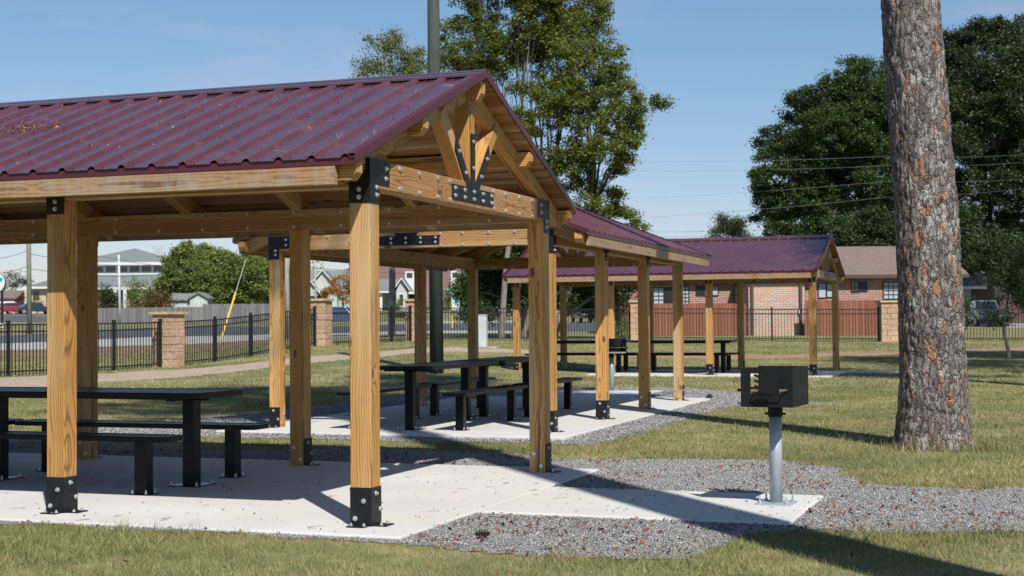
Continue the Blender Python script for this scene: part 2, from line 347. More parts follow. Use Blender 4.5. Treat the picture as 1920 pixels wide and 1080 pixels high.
M['tanw']=plain('tan_render',(.42,.36,.30),.8); M['glass']=NT('window_glass',.08,(.02,.025,.03),spec=.8).m; M['blind']=plain('window_blind',(.34,.38,.42),.6)
def boards(name,a,b,w):
    q=NT(name,.85,a); c=q.co(); s=q.n('ShaderNodeSeparateXYZ'); q.set(s.inputs[0],c); t=q.math('MULTIPLY',s.outputs[0],1/w); fr=q.math('FRACT',t); fl=q.math('FLOOR',t)
    wn=q.n('ShaderNodeTexWhiteNoise',noise_dimensions='1D'); q.set(wn.inputs['W'],fl); n=q.noise(q.scale(c,(8,8,.9)),2,4,.7)
    cc=q.ramp(q.math('ADD',q.math('MULTIPLY',wn.outputs[0],.6),q.math('MULTIPLY',n,.5)),[(.15,a),(.95,b)]); e=q.math('GREATER_THAN',q.math('ABSOLUTE',q.math('SUBTRACT',fr,.5)),.45)
    q.color(q.mix(e,cc,tuple(x*.25 for x in a)+(1,))); return q.m
M['fgrey']=boards('weathered_fence_boards',(.085,.085,.092),(.20,.195,.20),.17); M['fred']=boards('red_stained_boards',(.14,.050,.028),(.255,.100,.056),.14)
M['iron']=plain('black_fence_metal',(.008,.008,.009),.45)
q=NT('treated_pole',.85,(.1,.12,.1)); n=q.noise(q.scale(q.co(),(5,5,.5)),3,5,.7); q.color(q.ramp(n,[(.3,(.020,.030,.025)),(.7,(.055,.068,.057))])); M['gpole']=q.m
M['pole']=plain('grey_pole_wood',(.30,.28,.25),.9,0,.2,2); M['poleg']=plain('green_grey_pole_wood',(.24,.25,.18),.9,0,.2,2); M['wire']=plain('overhead_wire',(.05,.05,.055),.6); M['wirel']=plain('bright_overhead_wire',(.30,.30,.31),.5)
M['yellow']=plain('yellow_plastic',(.75,.43,.02),.5); M['teal']=plain('teal_sign',(.0,.33,.32),.4); M['sgreen']=plain('street_sign_green',(.0,.27,.17),.4)
M['ped']=plain('pale_grey_box',(.42,.46,.45),.6,0,.08,2); M['tyre']=plain('tyre_rubber',(.012,.012,.012),.8); M['rim']=plain('alloy_rim',(.5,.5,.52),.3,.7)
def paint(n,c): 
    q=NT(n,.28,c); q.b.inputs['Coat Weight'].default_value=.8; q.b.inputs['Coat Roughness'].default_value=.08; return q.m
M['bin']=plain('dark_bin_plastic',(.012,.016,.015),.6)
# ============================================================ pavilions
w=.1443; S=2.3248; PW=3.658; ZB=2.163; HB=.184; ZT=ZB+HB; OE=.4324; SL=.384; LEN=3*S+w; OG=.11
def zp(b): return 2.309+SL*((b if b<=PW/2 else PW-b)+OE)
def frame(z,x): 
    z=Vector(z).normalized(); x=Vector(x); x=(x-z*x.dot(z)).normalized(); y=z.cross(x)
    return Matrix(((x.x,y.x,z.x),(x.y,y.y,z.y),(x.z,y.z,z.z))).to_4x4()
def placed(name,mb,Mx,mats,parent):
    inv=Mx.inverted(); v=np.concatenate(mb.v); R=np.array(inv.to_3x3()); t=np.array(inv.translation)
    mb.v=[v@R.T+t]; o=mb.build(name,mats,parent); o.matrix_basis=Mx; return o
def timber(name,parent,p0,p1,sw,sd,side,mat,extra=None,ch0=0,ch1=0):
    """length along local Z; sw = size along 'side', sd the other way"""
    p0=Vector(p0);p1=Vector(p1); Mx=frame(p1-p0,side); Mx.translation=p0; L=(p1-p0).length
    b=MB(); e=.004
    x,y=sw/2,sd/2
    ring=[(-x+e,-y),(x-e,-y),(x,-y+e),(x,y-e),(x-e,y),(-x+e,y),(-x,y-e),(-x,-y+e)]
    b.prism(ring,2,0,L)
    mats=[mat]
    if extra:
        inv=Mx.inverted(); v=np.concatenate(extra.v); R=np.array(inv.to_3x3()); t=np.array(inv.translation); v=v@R.T+t
        b.v.append(v); 
        for f in extra.f: b.f.append([i+b.n for i in f]); b.m.append(1)
        b.n+=len(v); mats=[mat,M['galv']]
    o=b.build(name,mats,parent); o.matrix_basis=Mx; return o
def bolt(mb,p,ax,sg,m=0,r=.0165):
    p=Vector(p)
    mb.cyl(p,r,sg*.004,ax,10,m); q=p.copy(); q[ax]+=sg*.004; mb.cyl(q,r*.62,sg*.013,ax,6,m)
def make_pavilion():
    root=empty('picnic_pavilion',(0,0,0))
    P=M['pine']
    for i in range(4):
        for j in range(2):
            xc=-(S*i+w/2); yc=w/2 if j==0 else PW-w/2; sy=-1 if j==0 else 1; sx=1 if i<2 else -1
            ex=MB()
            # bolts straight into timber on the unbracketed faces
            h=w/2
            bolt(ex,(xc-.03,yc-sy*h,.16),1,-sy); bolt(ex,(xc+.035,yc-sy*h,.055),1,-sy)
            bolt(ex,(xc-sx*h,yc-.03,.17),0,-sx); bolt(ex,(xc-sx*h,yc+.03,.06),0,-sx)
            po=timber('post',root,(xc,yc,0),(xc,yc,ZB),w,w,(1,0,0),P,ex)
            b=MB(); t=.006
            b.box((-h-t if sx<0 else -h,min(sy*h,sy*(h+t)),.0),(h+t if sx>0 else h,max(sy*h,sy*(h+t)),.245))
            b.box((min(sx*h,sx*(h+t)),-h,.0),(max(sx*h,sx*(h+t)),h,.245))
            b.box((-h+.01,min(sy*(h+t),sy*(h+.09)),.0),(h-.01,max(sy*(h+t),sy*(h+.09)),.008))
            b.box((min(sx*(h+t),sx*(h+.10)),-h+.01,.0),(max(sx*(h+t),sx*(h+.10)),h-.01,.008))
            for (bx,bz) in ((.024,.16),(-.036,.048)): bolt(b,(bx,sy*(h+t),bz),1,sy,1)
            for (by,bz) in ((-.015,.205),(.048,.10)): bolt(b,(sx*(h+t),by,bz),0,sx,1)
            for q_ in (-.045,.045): 
                bolt(b,(q_,sy*(h+.05),.008),2,1,1,.013); bolt(b,(sx*(h+.06),q_,.008),2,1,1,.013)
            b.build('base_bracket',[M['steel'],M['galv']],po)
            b=MB(); t=.005
            if i in(0,3):
                g=1 if i==0 else -1
                b.box((-h,min(sy*h,sy*(h+t)),2.063),(h,max(sy*h,sy*(h+t)),2.352))
                X0,X1=sorted((g*h,g*(h+t)))
                b.box((X0,-h-(t if sy<0 else 0),2.063),(X1,h+(t if sy>0 else 0),2.19))
                yy=sorted((sy*(h+t),-sy*(.30-h)))
                b.box((X0,yy[0],2.19),(X1,yy[1],2.352))
                for z in (2.15,2.10): bolt(b,(0,sy*(h+t),z),1,sy,1)
                for z in (2.168,2.118): bolt(b,(g*(h+t),sy*-.02,z),0,g,1)
                for z in (2.235,2.30): bolt(b,(g*(h+t),-sy*(.235-h),z),0,g,1)
            else:
                b.box((-h,min(sy*h,sy*(h+t)),2.063),(h,max(sy*h,sy*(h+t)),2.19))
                b.box((-.17,min(sy*h,sy*(h+t)),2.19),(.17,max(sy*h,sy*(h+t)),2.34))
                for z in (2.15,2.10): bolt(b,(0,sy*(h+t),z),1,sy,1)
                for x_ in(-.13,.13):
                    for z in (2.23,2.30): bolt(b,(x_,sy*(h+t),z),1,sy,1)
                b.box((-.04,-sy*h if sy>0 else -sy*h,2.115),(.04,-sy*(h+.004),2.16)) if False else None
            b.build('beam_bracket',[M['steel'],M['galv']],po)
    # gable beams with bolt rows
    for g,xo in ((1,0.),(-1,-LEN)):
        ex=MB()
        for y in (.47,.80,1.13,1.36,2.27,2.55,2.88,3.2):
            for z in (2.188,2.322):
                bolt(ex,(xo,y,z),0,g); bolt(ex,(xo-g*w,y,z),0,-g)
        xc=xo-g*w/2
        timber('gable_beam',root,(xc,0,ZB+HB/2+.001),(xc,PW,ZB+HB/2+.001),w,HB,(1,0,0),M['beamw'],ex)
        # truss members
        cx=xo-g*(.012+.05); c=PW/2
        timber('king_post',root,(cx,c,ZT+.001),(cx,c,zp(c)-.12),.125,.11,(0,1,0),P)
        for s in (-1,1):
            a=Vector((cx,c+s*.10,ZT-.01)); bb=Vector((cx,c+s*.60,ZT+.53)); L=(bb-a)
            ang=Vector((0,s*.50,.54)).normalized(); e_=a+ang*.68
            timber('strut',root,a,e_,.095,.108,Vector((0,.54,-s*.5)),P)
        b=MB(); X0,X1=(xo,xo+g*.0065)
        b.box((min(X0,X1),c-.43,2.197),(max(X0,X1),c+.43,2.308))
        def prong(y0,z0,y1,z1,wd,th,tip):
            d=Vector((0,y1-y0,z1-z0)).normalized(); n=Vector((0,d.z,-d.y))*wd/2; A=Vector((0,y0,z0)); B=Vector((0,y1,z1))
            pl=[A-n,A+n,B+n+d*tip[1],B-n+d*tip[0]]; pl=[(p.y,p.z) for p in pl]; b.prism(pl,0,xo-.0*g,xo+g*th) if g>0 else b.prism(pl,0,xo+g*th,xo)
        prong(c,2.25,c,2.72,.078,.0055,(0,0)); 
        for s in(-1,1): prong(c+s*.02,2.25,c+s*.33,2.60,.082,.0045,(0.06,0) if s>0 else (0,.06))
        for y,z in [(c+k_*.19,2.225) for k_ in(-2,-1,0,1,2)]+[(c+k_*.19,2.28) for k_ in(-2,-1,0,1,2)]: bolt(b,(xo+g*.0065,y,z),0,g,1)
        for y,z in ((c,2.46),(c,2.66),(c-.16,2.41),(c-.29,2.56),(c+.16,2.41),(c+.29,2.56)): bolt(b,(xo+g*.0055,y,z),0,g,1)
        b.build('truss_plate',[M['steel'],M['galv']],root)
    # side beams
    for j in range(2):
        yc=w/2 if j==0 else PW-w/2; s=1 if j==0 else -1; ex=MB()
        for k_ in range(14):
            x=-(.5+k_*.48)
            for z in(2.19,2.32): bolt(ex,(x,yc+s*w/2,z),1,s)
        timber('side_beam',root,(-w-.001,yc,ZB+HB/2+.001),(-LEN+w+.001,yc,ZB+HB/2+.001),w-.01,HB,(0,1,0),M['beamw'],ex)
    # rafters
    th=math.atan(SL); dn=.046
    xs=[-.070,-(w/2+S*.5),-(w/2+S),-(w/2+S*1.5),-(w/2+S*2),-(w/2+S*2.5),-(LEN-.070)]
    for x in xs:
        for s in(0,1):
            b0,b1=(-.36,PW/2-.006) if s==0 else (PW+.36,PW/2+.006)
            o=.07/math.cos(th)
            timber('rafter',root,(x,b0,zp(b0)-dn-o),(x,b1,zp(b1)-dn-o),.14,.09,(0,0,1),P)
    # purlins
    for y in (-.335,.72,PW/2,PW-.72,PW+.335):
        hh=.145 if y==PW/2 else .115
        zt=zp(y)-dn-(.012 if y!=PW/2 else .022)
        b=MB()
        for xa,xb in ((.088,-LEN-.088),):
            pr=[(xa,zt),(xb,zt),(xb,zt-hh*.6),(xb+.035,zt-hh),(xa-.035,zt-hh),(xa,zt-hh*.6)]
            b.prism(pr,1,y-.045,y+.045)
        Mx=frame((1,0,0),(0,1,0)); Mx.translation=Vector((0,y,zt-hh/2)); placed('purlin',b,Mx,P,root)
    # deck boards, fascia, metal
    for s in(0,1):
        f=(lambda y:y) if s==0 else (lambda y:PW-y)
        b=MB(); n=17; y0=-OE+.004; y1=PW/2-.004; st=(y1-y0)/n
        for k_ in range(n):
            a,bb=y0+st*k_+.0035,y0+st*(k_+1)-.0035
            pl=[(f(a),zp(a)-.044),(f(bb),zp(bb)-.044),(f(bb),zp(bb)-.007),(f(a),zp(a)-.007)]
            b.prism(pl,0,-LEN-OG+.006,OG-.006)
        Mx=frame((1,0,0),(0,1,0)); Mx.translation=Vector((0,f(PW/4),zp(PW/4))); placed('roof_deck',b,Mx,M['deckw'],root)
        yf=f(-OE+.019)
        timber('fascia_board',root,(-.030,yf,2.141+.0615),(-LEN+.030,yf,2.141+.0615),.038,.123,(0,1,0),M['fascia'])
        b=MB(); ya=f(-OE-.004)
        b.box((-LEN-OG,min(ya,ya+(f(0)-f(1))*-.0),2.262),(OG,max(ya,ya)+.0035,2.307))
        b.box((-LEN-OG,min(f(-OE-.004),f(-OE+.05)),2.3075),(OG,max(f(-OE-.004),f(-OE+.05)),2.309)) if False else None
        b.build('eave_trim',M['trim'],root)
        # ribbed sheet
        prof=[]; x=OG; pitch=.2286
        x=OG-.03
        prof.append((OG,0))
        while x-.2286>-LEN-OG:
            prof+=[(x,0),(x-.024,.023),(x-.042,.023),(x-.066,0),(x-.106,0),(x-.111,.002),(x-.119,.002),(x-.124,0),(x-.168,0),(x-.173,.002),(x-.181,.002),(x-.186,0)]; x-=pitch
        prof.append((-LEN-OG,0)); prof=np.array(prof); npf=len(prof)
        V=[];F=[]
        nb=2; ysr=[-OE-.016,PW/2-.045]
        for lay,off in ((0,0),(1,-.0015)):
            for y in ysr:
                for (x_,h_) in prof: V.append((x_,f(y),zp(y)+h_+off+.001))
        def idx(l,r,i): return (l*2+r)*npf+i
        for i in range(npf-1):
            q1=(idx(0,0,i),idx(0,0,i+1),idx(0,1,i+1),idx(0,1,i)); q2=(idx(1,0,i),idx(1,1,i),idx(1,1,i+1),idx(1,0,i+1))
            if s==0: q1=q1[::-1]; q2=q2[::-1]
            F+=[q1,q2,(idx(0,0,i),idx(1,0,i),idx(1,0,i+1),idx(0,0,i+1)),(idx(0,1,i),idx(0,1,i+1),idx(1,1,i+1),idx(1,1,i))]
        b=MB(); b.add(V,F)
        rr=random.Random(3+s)
        x=OG-.03-.033; 
        while x>-LEN-OG:          # screw heads in rows beside the ribs
            for yb in (-OE+.03,.72,1.6):
                for dx in(.055,-.055):
                    b.box((x+dx-.0035,f(yb)-.0035,zp(yb)),(x+dx+.0035,f(yb)+.0035,zp(yb)+.006),1)
            x-=pitch
        b.build('roof_panel',[M['roof'],M['trim']],root)
        for g,xo in ((1,OG),(-1,-LEN-OG)):
            b=MB(); xa,xb=sorted((xo-g*.001,xo+g*.004))
            y0,y1=-OE-.012,PW/2
            pl=[(f(y0),zp(y0)-.032),(f(y1),zp(y1)-.032),(f(y1),zp(y1)+.024),(f(y0),zp(y0)+.024)]
            b.prism(pl,0,xa,xb)
            xa,xb=sorted((xo-g*.045,xo-g*.001)); pl=[(f(y0),zp(y0)+.0215),(f(y1),zp(y1)+.0215),(f(y1),zp(y1)+.024),(f(y0),zp(y0)+.024)]
            b.prism(pl,0,xa,xb); b.build('rake_trim',M['trim'],root)
    b=MB(); x0,x1=-LEN-OG-.006,OG+.006
    for s in(0,1):
        f=(lambda y:y) if s==0 else (lambda y:PW-y)
        ya,yb=PW/2-.15,PW/2
        pl=[(f(ya),zp(ya)+.026),(f(yb),zp(yb)+.026),(f(yb),zp(yb)+.029),(f(ya),zp(ya)+.029)]; b.prism(pl,0,x0,x1)
        pl=[(f(ya-.003),zp(ya)+.014),(f(ya),zp(ya)+.014),(f(ya),zp(ya)+.029),(f(ya-.003),zp(ya)+.029)]; b.prism(pl,0,x0,x1)
    b.build('ridge_cap',M['roof'],root)
    b=MB()
    for s in(0,1):
        f=(lambda y:y) if s==0 else (lambda y:PW-y)
        b.box((x0+.01,min(f(PW/2-.07),f(PW/2-.05)),zp(PW/2-.05)-.01),(x1-.01,max(f(PW/2-.07),f(PW/2-.05)),zp(PW/2-.05)+.024))
    b.build('ridge_closure',M['dark'],root)
    return root
pt=[(-1.0586*K,10.948*K,.3433,0.),(.55*K,19.7773*K,1.8978,.031),(7.8175*K,37.8504*K,.3559,.093)]
PAV=[]
for n_,(X,Y,t,g) in enumerate(pt):
    if n_==1: X-=math.sin(t)*PW; Y-=math.cos(t)*PW
    PAV.append((X,Y,t,g))
def PL(n,a,b,z=0):
    """pavilion n local (a along, b across) -> world"""
    X,Y,t,g=PAV[n]; return Vector((X-a*math.cos(t)+b*math.sin(t),Y+a*math.sin(t)+b*math.cos(t),g+z))
pv=make_pavilion(); pavs=[pv]
for n_ in (1,2): pavs.append(copy_tree(pv))
for n_,o in enumerate(pavs):
    X,Y,t,g=PAV[n_]; o.location=(X,Y,g); o.rotation_euler=(0,0,-t)
tag(pavs[0],'large nearest timber pavilion with maroon metal roof cut by the left edge','pavilion','timber picnic pavilions with maroon roofs')
tag(pavs[1],'middle timber pavilion half hidden behind the nearest one, its eave running right','pavilion','timber picnic pavilions with maroon roofs')
tag(pavs[2],'farthest timber pavilion with maroon roof, in front of the brick house','pavilion','timber picnic pavilions with maroon roofs')
# ------------------------------------------------------------ slabs and beds
def slab(n,polys,z0=0):
    for name,poly in polys:
        pts=[PL(n,a,b,z0) for a,b in poly]; mb=MB()
        mb.prism([(p.x,p.y) for p in pts],2,pts[0].z-.14,pts[0].z)
        o=mb.build(name,M['conc']); tag(o,kind='structure')
        m=o.modifiers.new('bev','BEVEL'); m.width=.012; m.segments=2
slab(0,[('concrete_slab',[(-.36,-.36),(-.36,3.95),(7.6,3.95),(7.6,-.36)]),('grill_pad',[(-2.50,.93),(-2.50,2.50),(-.366,2.50),(-.366,.93)])])
slab(1,[('concrete_slab',[(-.68,-.36),(-.68,3.99),(7.95,3.99),(7.95,-.36)]) ])
# (in pavilion 1's frame b runs from the hidden row at 0 to the visible row at PW)
slab(2,[('concrete_slab',[(-.36,-.55),(-.36,3.95),(7.6,3.95),(7.6,-.55)]),('grill_pad',[(-2.5,1.9),(-2.5,3.3),(-.366,3.3),(-.366,1.9)])])
slab(1,[('grill_pad',[(7.956,1.0),(7.956,2.6),(10.5,2.6),(10.5,1.0)])])
# ------------------------------------------------------------ tables and benches
def rrect(lx,ly,r,n=4):
    out=[]
    for cx,cy,a0 in ((lx-r,ly-r,0),(-lx+r,ly-r,90),(-lx+r,-ly+r,180),(lx-r,-ly+r,270)):
        for k_ in range(n+1):
            a=rad(a0+90*k_/n); out.append((cx+r*math.cos(a),cy+r*math.sin(a)))
    return out
def top_mesh(lx,ly,z0,z1,r,name,root):
    b=MB(); o1=rrect(lx,ly,r); n=len(o1)
    i1=rrect(lx-.025,ly-.025,r-.02)
    V=[(x,y,z0) for x,y in o1]+[(x,y,z1-.006) for x,y in o1]+[(x,y,z1) for x,y in rrect(lx-.006,ly-.006,r-.006)]+[(x,y,z1) for x,y in i1]+[(x,y,z1-.004) for x,y in i1]+[(x,y,z0) for x,y in i1]
    F=[]
    for k_ in range(3):
        for i in range(n): F.append((k_*n+i,k_*n+(i+1)%n,(k_+1)*n+(i+1)%n,(k_+1)*n+i))
    F+=[(3*n+i,3*n+(i+1)%n,4*n+(i+1)%n,4*n+i) for i in range(n)]+[(4*n+i,4*n+(i+1)%n,5*n+(i+1)%n,5*n+i) for i in range(n)]+[(5*n+i,5*n+(i+1)%n,(i+1)%n,i) for i in range(n)]
    b.add(V,F,0); b.prism(i1,2,z1-.010,z1-.004,1)
    return b.build(name,[M['coat'],M['mesh']],root)
def leg(x,top,hw,pl,root):
    o=MB(); o.box((-hw,-hw,.008),(hw,hw,top)); o.box((-pl,-pl,0),(pl,pl,.008))
    for sx in(-1,1):
        for sy in(-1,1): bolt(o,(sx*(pl-.025),sy*(pl-.025),.008),2,1,1,.014); o.cyl((sx*(pl-.025),sy*(pl-.025),.008),.006,.03,2,6,1)
    q_=o.build('leg',[M['coat'],M['galv']],root); q_.location=(x,0,0); return q_
def make_table():
    r=empty('picnic_table',(0,0,0)); top_mesh(1.22,.385,.714,.76,.07,'table_top',r)
    for x in(-.94,.94): leg(x,.71,.052,.14,r)
    b=MB(); b.box((-1.1,-.02,.685),(1.1,.02,.713)); 
    for x in(-.94,.94): b.box((x-.03,-.33,.69),(x+.03,.33,.7135))
    b.build('under_frame',M['coat'],r); return r
def make_bench():
    r=empty('picnic_bench',(0,0,0)); top_mesh(1.22,.15,.41,.45,.06,'seat',r)
    for x in(-.93,.93): leg(x,.408,.05,.085,r)
    return r
tb=make_table(); bn=make_bench(); used=[False,False]
def put(kind,n,a,b,label,group):
    src,k_=(tb,0) if kind=='t' else (bn,1)
    o=src if not used[k_] else copy_tree(src); used[k_]=True
    o.location=PL(n,a,b); o.rotation_euler=(0,0,-PAV[n][2]); tag(o,label,'picnic table' if kind=='t' else 'bench',group)
gt='dark coated metal picnic tables'; gb='dark coated metal benches'
put('t',0,3.37,1.79,'dark metal picnic table under the nearest pavilion, behind its second front post',gt)
put('b',0,3.37,1.13,'dark metal bench on the near side of the table in the nearest pavilion',gb)
put('b',0,3.37,2.45,'dark metal bench on the far side of the table in the nearest pavilion',gb)
put('t',0,5.88,1.79,'dark metal picnic table deeper in the nearest pavilion, beyond the left edge',gt)
put('b',0,5.88,1.13,'near bench of the nearest pavilion\'s second table, beyond the left edge',gb)
put('b',0,5.88,2.45,'dark bench in the nearest pavilion of which only the end shows at the left edge',gb)
for k_,(a,side) in enumerate(((.98,'front'),(3.55,'rear'))):
    put('t',1,a,1.86,'dark metal table of the middle pavilion, the %s one of its two'%side,gt)
    put('b',1,a,PW-1.16,'dark bench on the right side of the %s table in the middle pavilion'%side,gb)
    put('b',1,a,PW-2.52,'dark bench on the left side of the %s table in the middle pavilion'%side,gb)
for k_,(a,side) in enumerate(((3.40,'right'),(5.98,'left'))):
    put('t',2,a,1.79,'dark metal table of the farthest pavilion, its %s one'%side,gt)
    put('b',2,a,1.13,'dark bench on the near side of the %s table in the farthest pavilion'%side,gb)
    put('b',2,a,2.45,'dark bench on the far side of the %s table in the farthest pavilion'%side,gb)
# ------------------------------------------------------------ grills
def make_grill():
    r=empty('pedestal_grill',(0,0,0)); b=MB()
    b.tube([(0,0,.01),(0,0,.66)],.045,24); b.build('pedestal',M['pipe'],r,smooth=True)
    b=MB(); b.box((-.125,-.125,0),(.125,.125,.012))
    for x in(-.095,.095):
        for y in(-.095,.095): b.cyl((x,y,.012),.014,.014,2,6); b.cyl((x,y,.026),.007,.03,2,6)
    b.build('base_plate',M['pipe'],r)
    b=MB(); b.tube([(0,0,.615),(0,0,.70)],.052,20); b.tube([(-.075,0,.635),(.075,0,.635)],.008,6); b.build('collar',M['soot'],r)
    z0,z1=.693,.964; X=.182; Y=.25; t=.005; Hh=z1-z0
    b=MB(); b.box((-X,-Y+t,z0),(X-t,Y-t,z0+t)); b.box((X-t,-Y+t,z0),(X,Y-t,z1)); b.build('fire_box',M['soot'],r)
    for s in(-1,1):
        b=MB(); ya,yb=sorted((s*(Y-t),s*Y))
        xs=[-X,-X+.19*2*X,-X+.34*2*X,-X+.74*2*X,-X+.89*2*X,X]; zl,zh=z0+Hh*.34,z0+Hh*.86
        b.box((xs[0],ya,z0),(xs[5],yb,zl)); b.box((xs[0],ya,zh),(xs[5],yb,z1))
        b.box((xs[0],ya,zl),(xs[1],yb,zh)); b.box((xs[2],ya,zl),(xs[3],yb,zh)); b.box((xs[4],ya,zl),(xs[5],yb,zh))
        for xe in (xs[2],xs[4]):
            for k_ in range(3):
                z=zl+(zh-zl)*(.32+.27*k_); wd=(xs[2]-xs[1])*.55
                b.prism([(xe,z-.010),(xe,z+.008),(xe-wd*.7,z+.016),(xe-wd,z+.012),(xe-wd,z+.001),(xe-wd*.6,z-.004)],1,ya,yb)
        b.build('side_panel',M['soot'],r)
    b=MB(); zg=zl=z0+Hh*.37
    for k_ in range(15):
        x=-X+.03+k_*.022; b.tube([(x,-Y+.012,zg),(x,Y-.012,zg)],.004,5)
    for y in(-.2,0,.2): b.tube([(-X+.02,y,zg-.007),(X-.02,y,zg-.007)],.004,5)
    b.build('grate',M['rust'],r)
    for s in(-1,):
        b=MB(); yo=s*(Y+.045)
        b.tube([(-X+.26*2*X,s*(Y-.03),zg),(-X+.27*2*X,yo,zg-.004),(-X+.82*2*X,yo,zg-.004),(-X+.82*2*X,s*(Y-.03),zg)],.0055,7)
        n_=90; b.tube([(-.055+.10*i/n_,yo+.014*math.cos(i*.9),zg-.004+.014*math.sin(i*.9)) for i in range(n_+1)],.0028,5)
        b.build('grate_handle',M['soot'],r)
    b=MB(); b.prism([(-X,z0-.002),(-X-.035,z0+.012),(-X-.05,z0+.02),(-X-.045,z0+.026),(-X-.03,z0+.018),(-X,z0+.004)],1,-Y+.03,Y-.03)
    b.build('tray_lip',M['galv'],r)
    b=MB(); b.tube([(-X+.02,-.16,zg+.012),(-X-.045,-.16,zg+.012)],.010,8); b.tube([(-X+.02,.16,zg+.012),(-X-.045,.16,zg+.012)],.010,8); b.build('front_stub',M['soot'],r)
    return r
gr=make_grill(); p=G(1455.6,944.5); gr.location=(p[0],p[1],0); gr.rotation_euler=(0,0,rad(-23.5))
g2=copy_tree(gr); p=G(1147,733,.031); g2.location=(p[0],p[1],.031); g2.rotation_euler=(0,0,rad(97))
for c_ in kids(g2): 
    if c_.name.startswith('side_panel'): pass
tag(gr,'black box grill on a galvanised post on the pad by the pine trunk','grill','pedestal grills'); tag(g2,'black grill on a steel post seen between the posts of the middle pavilion','grill','pedestal grills')
# ------------------------------------------------------------ ground
us=np.concatenate([np.linspace(-2.6,-.42,16),np.linspace(-.40,.40,81),np.linspace(.42,2.6,16)])
ys=np.concatenate([np.linspace(-30,12,15),np.linspace(13,70,115),np.geomspace(71,900,70)])
UU,YY=np.meshgrid(us,ys); XX=UU*np.maximum(YY,12); ZZ=T(XX.ravel(),YY.ravel()).reshape(XX.shape)
V=np.stack([XX,YY,ZZ],-1).reshape(-1,3); nx=len(us)
b=MB(); b.add(V,[(j*nx+i,j*nx+i+1,(j+1)*nx+i+1,(j+1)*nx+i) for j in range(len(ys)-1) for i in range(nx-1)]); o=b.build('ground',M['lawn'],smooth=True); tag(o,kind='structure')
def inpoly(x,y,poly):
    x=np.asarray(x);y=np.asarray(y); r=np.zeros(x.shape,bool); n=len(poly); j=n-1
    for i in range(n):
        xi,yi=poly[i][:2];xj,yj=poly[j][:2]
        c=((yi>y)!=(yj>y))&(x<(xj-xi)*(y-yi)/(yj-yi+1e-12)+xi); r^=c; j=i
    return r
def wav(x,y,f,s=0):
    return (np.sin(x*f+1.3*np.sin(y*f*.7+s))+np.sin(y*f*1.3+2*np.sin(x*f*.6+s*2)))*.5
def drape(name,poly,res,off,mat,kind='structure',edge=.05,fr=5):
    xs_=[p[0] for p in poly]; ys_=[p[1] for p in poly]
    gx=np.arange(min(xs_)-.3,max(xs_)+.3,res); gy=np.arange(min(ys_)-.3,max(ys_)+.3,res)
    A,B=np.meshgrid(gx,gy); cx,cy=A[:-1,:-1]+res/2,B[:-1,:-1]+res/2
    m=inpoly(cx+edge*wav(cx,cy,fr),cy+edge*wav(cy,cx,fr,1),poly)
    Z=T(A.ravel(),B.ravel()).reshape(A.shape)+off; n=len(gx)
    idx=np.argwhere(m); used_=np.unique(np.concatenate([(idx[:,0]*n+idx[:,1]),(idx[:,0]*n+idx[:,1]+1),((idx[:,0]+1)*n+idx[:,1]+1),((idx[:,0]+1)*n+idx[:,1])]))
    mp=-np.ones(A.size,int); mp[used_]=np.arange(len(used_)); V=np.stack([A.ravel(),B.ravel(),Z.ravel()],-1)[used_]
    F=[(mp[j*n+i],mp[j*n+i+1],mp[(j+1)*n+i+1],mp[(j+1)*n+i]) for j,i in idx]
    b=MB(); b.add(V,F); o=b.build(name,mat,smooth=True); tag(o,kind=kind); return o
ZG=-.022
gpx=[(-260,978),(0,983),(300,995),(640,1013),(760,1022),(850,1034),(1000,1045),(1200,1051),(1280,1045),(1360,1012),(1440,996),(1560,996),(1700,999),(1980,997),(2100,996),(2100,915),(1920,917),(1800,918),(1700,915),(1620,908),(1590,895),(1570,880),(1500,868),(1400,863),(1200,862),(1050,862),(1000,855),(900,850),(800,846),(640,843),(440,846),(0,838),(-260,834)]
GR1=[tuple(G(x,y,ZG)[:2]) for x,y in gpx]
def lp(n,pts): return [tuple(PL(n,a,b)[:2]) for a,b in pts]
GR2=lp(1,[(-1.15,4.0),(-1.05,4.45),(1,4.55),(4,4.6),(8.3,4.75),(9.6,4.6),(10.2,3.6),(11.2,2.9),(11,.4),(8.6,-1.5),(3,-1.6),(-.3,-2.3),(-2.4,-2.2),(-2.6,-.9),(-1.3,-.3)])
GR3=[tuple(G(x,y,0.0)[:2]) for x,y in ((1490,757),(1525,754),(1562,757),(1560,762),(1510,762))]
drape('gravel_bed',GR1,.08,.004,M['gravel'],edge=.05); drape('gravel_bed',GR2,.12,.004,M['gravel'],edge=.1,fr=3); drape('gravel_bed',GR3,.12,.004,M['gravel'])
def strip(pxs,near,far): return [tuple(GP(p,d)[:2]) for p,d in zip(pxs,near)]+[tuple(GP(p,d)[:2]) for p,d in zip(pxs[::-1],far[::-1])]
PATH=strip([-400,-100,0,160,300,450,600,800,1000],[24,26.5,28.3,31,33,35.3,38,41,43],[29,31.5,33,35,37,38.8,41,43.3,45])
PATH2=strip([1000,1200,1350,1500,1700,1920,2100],[43,44,42.5,43,44.5,45.5,46],[45,45.2,44.6,44.8,46.3,48.5,49])
drape('path',PATH,.2,.006,M['path'],edge=.15,fr=2); drape('dirt_track',PATH2,.2,.006,M['dirt'],edge=.35,fr=1.5)
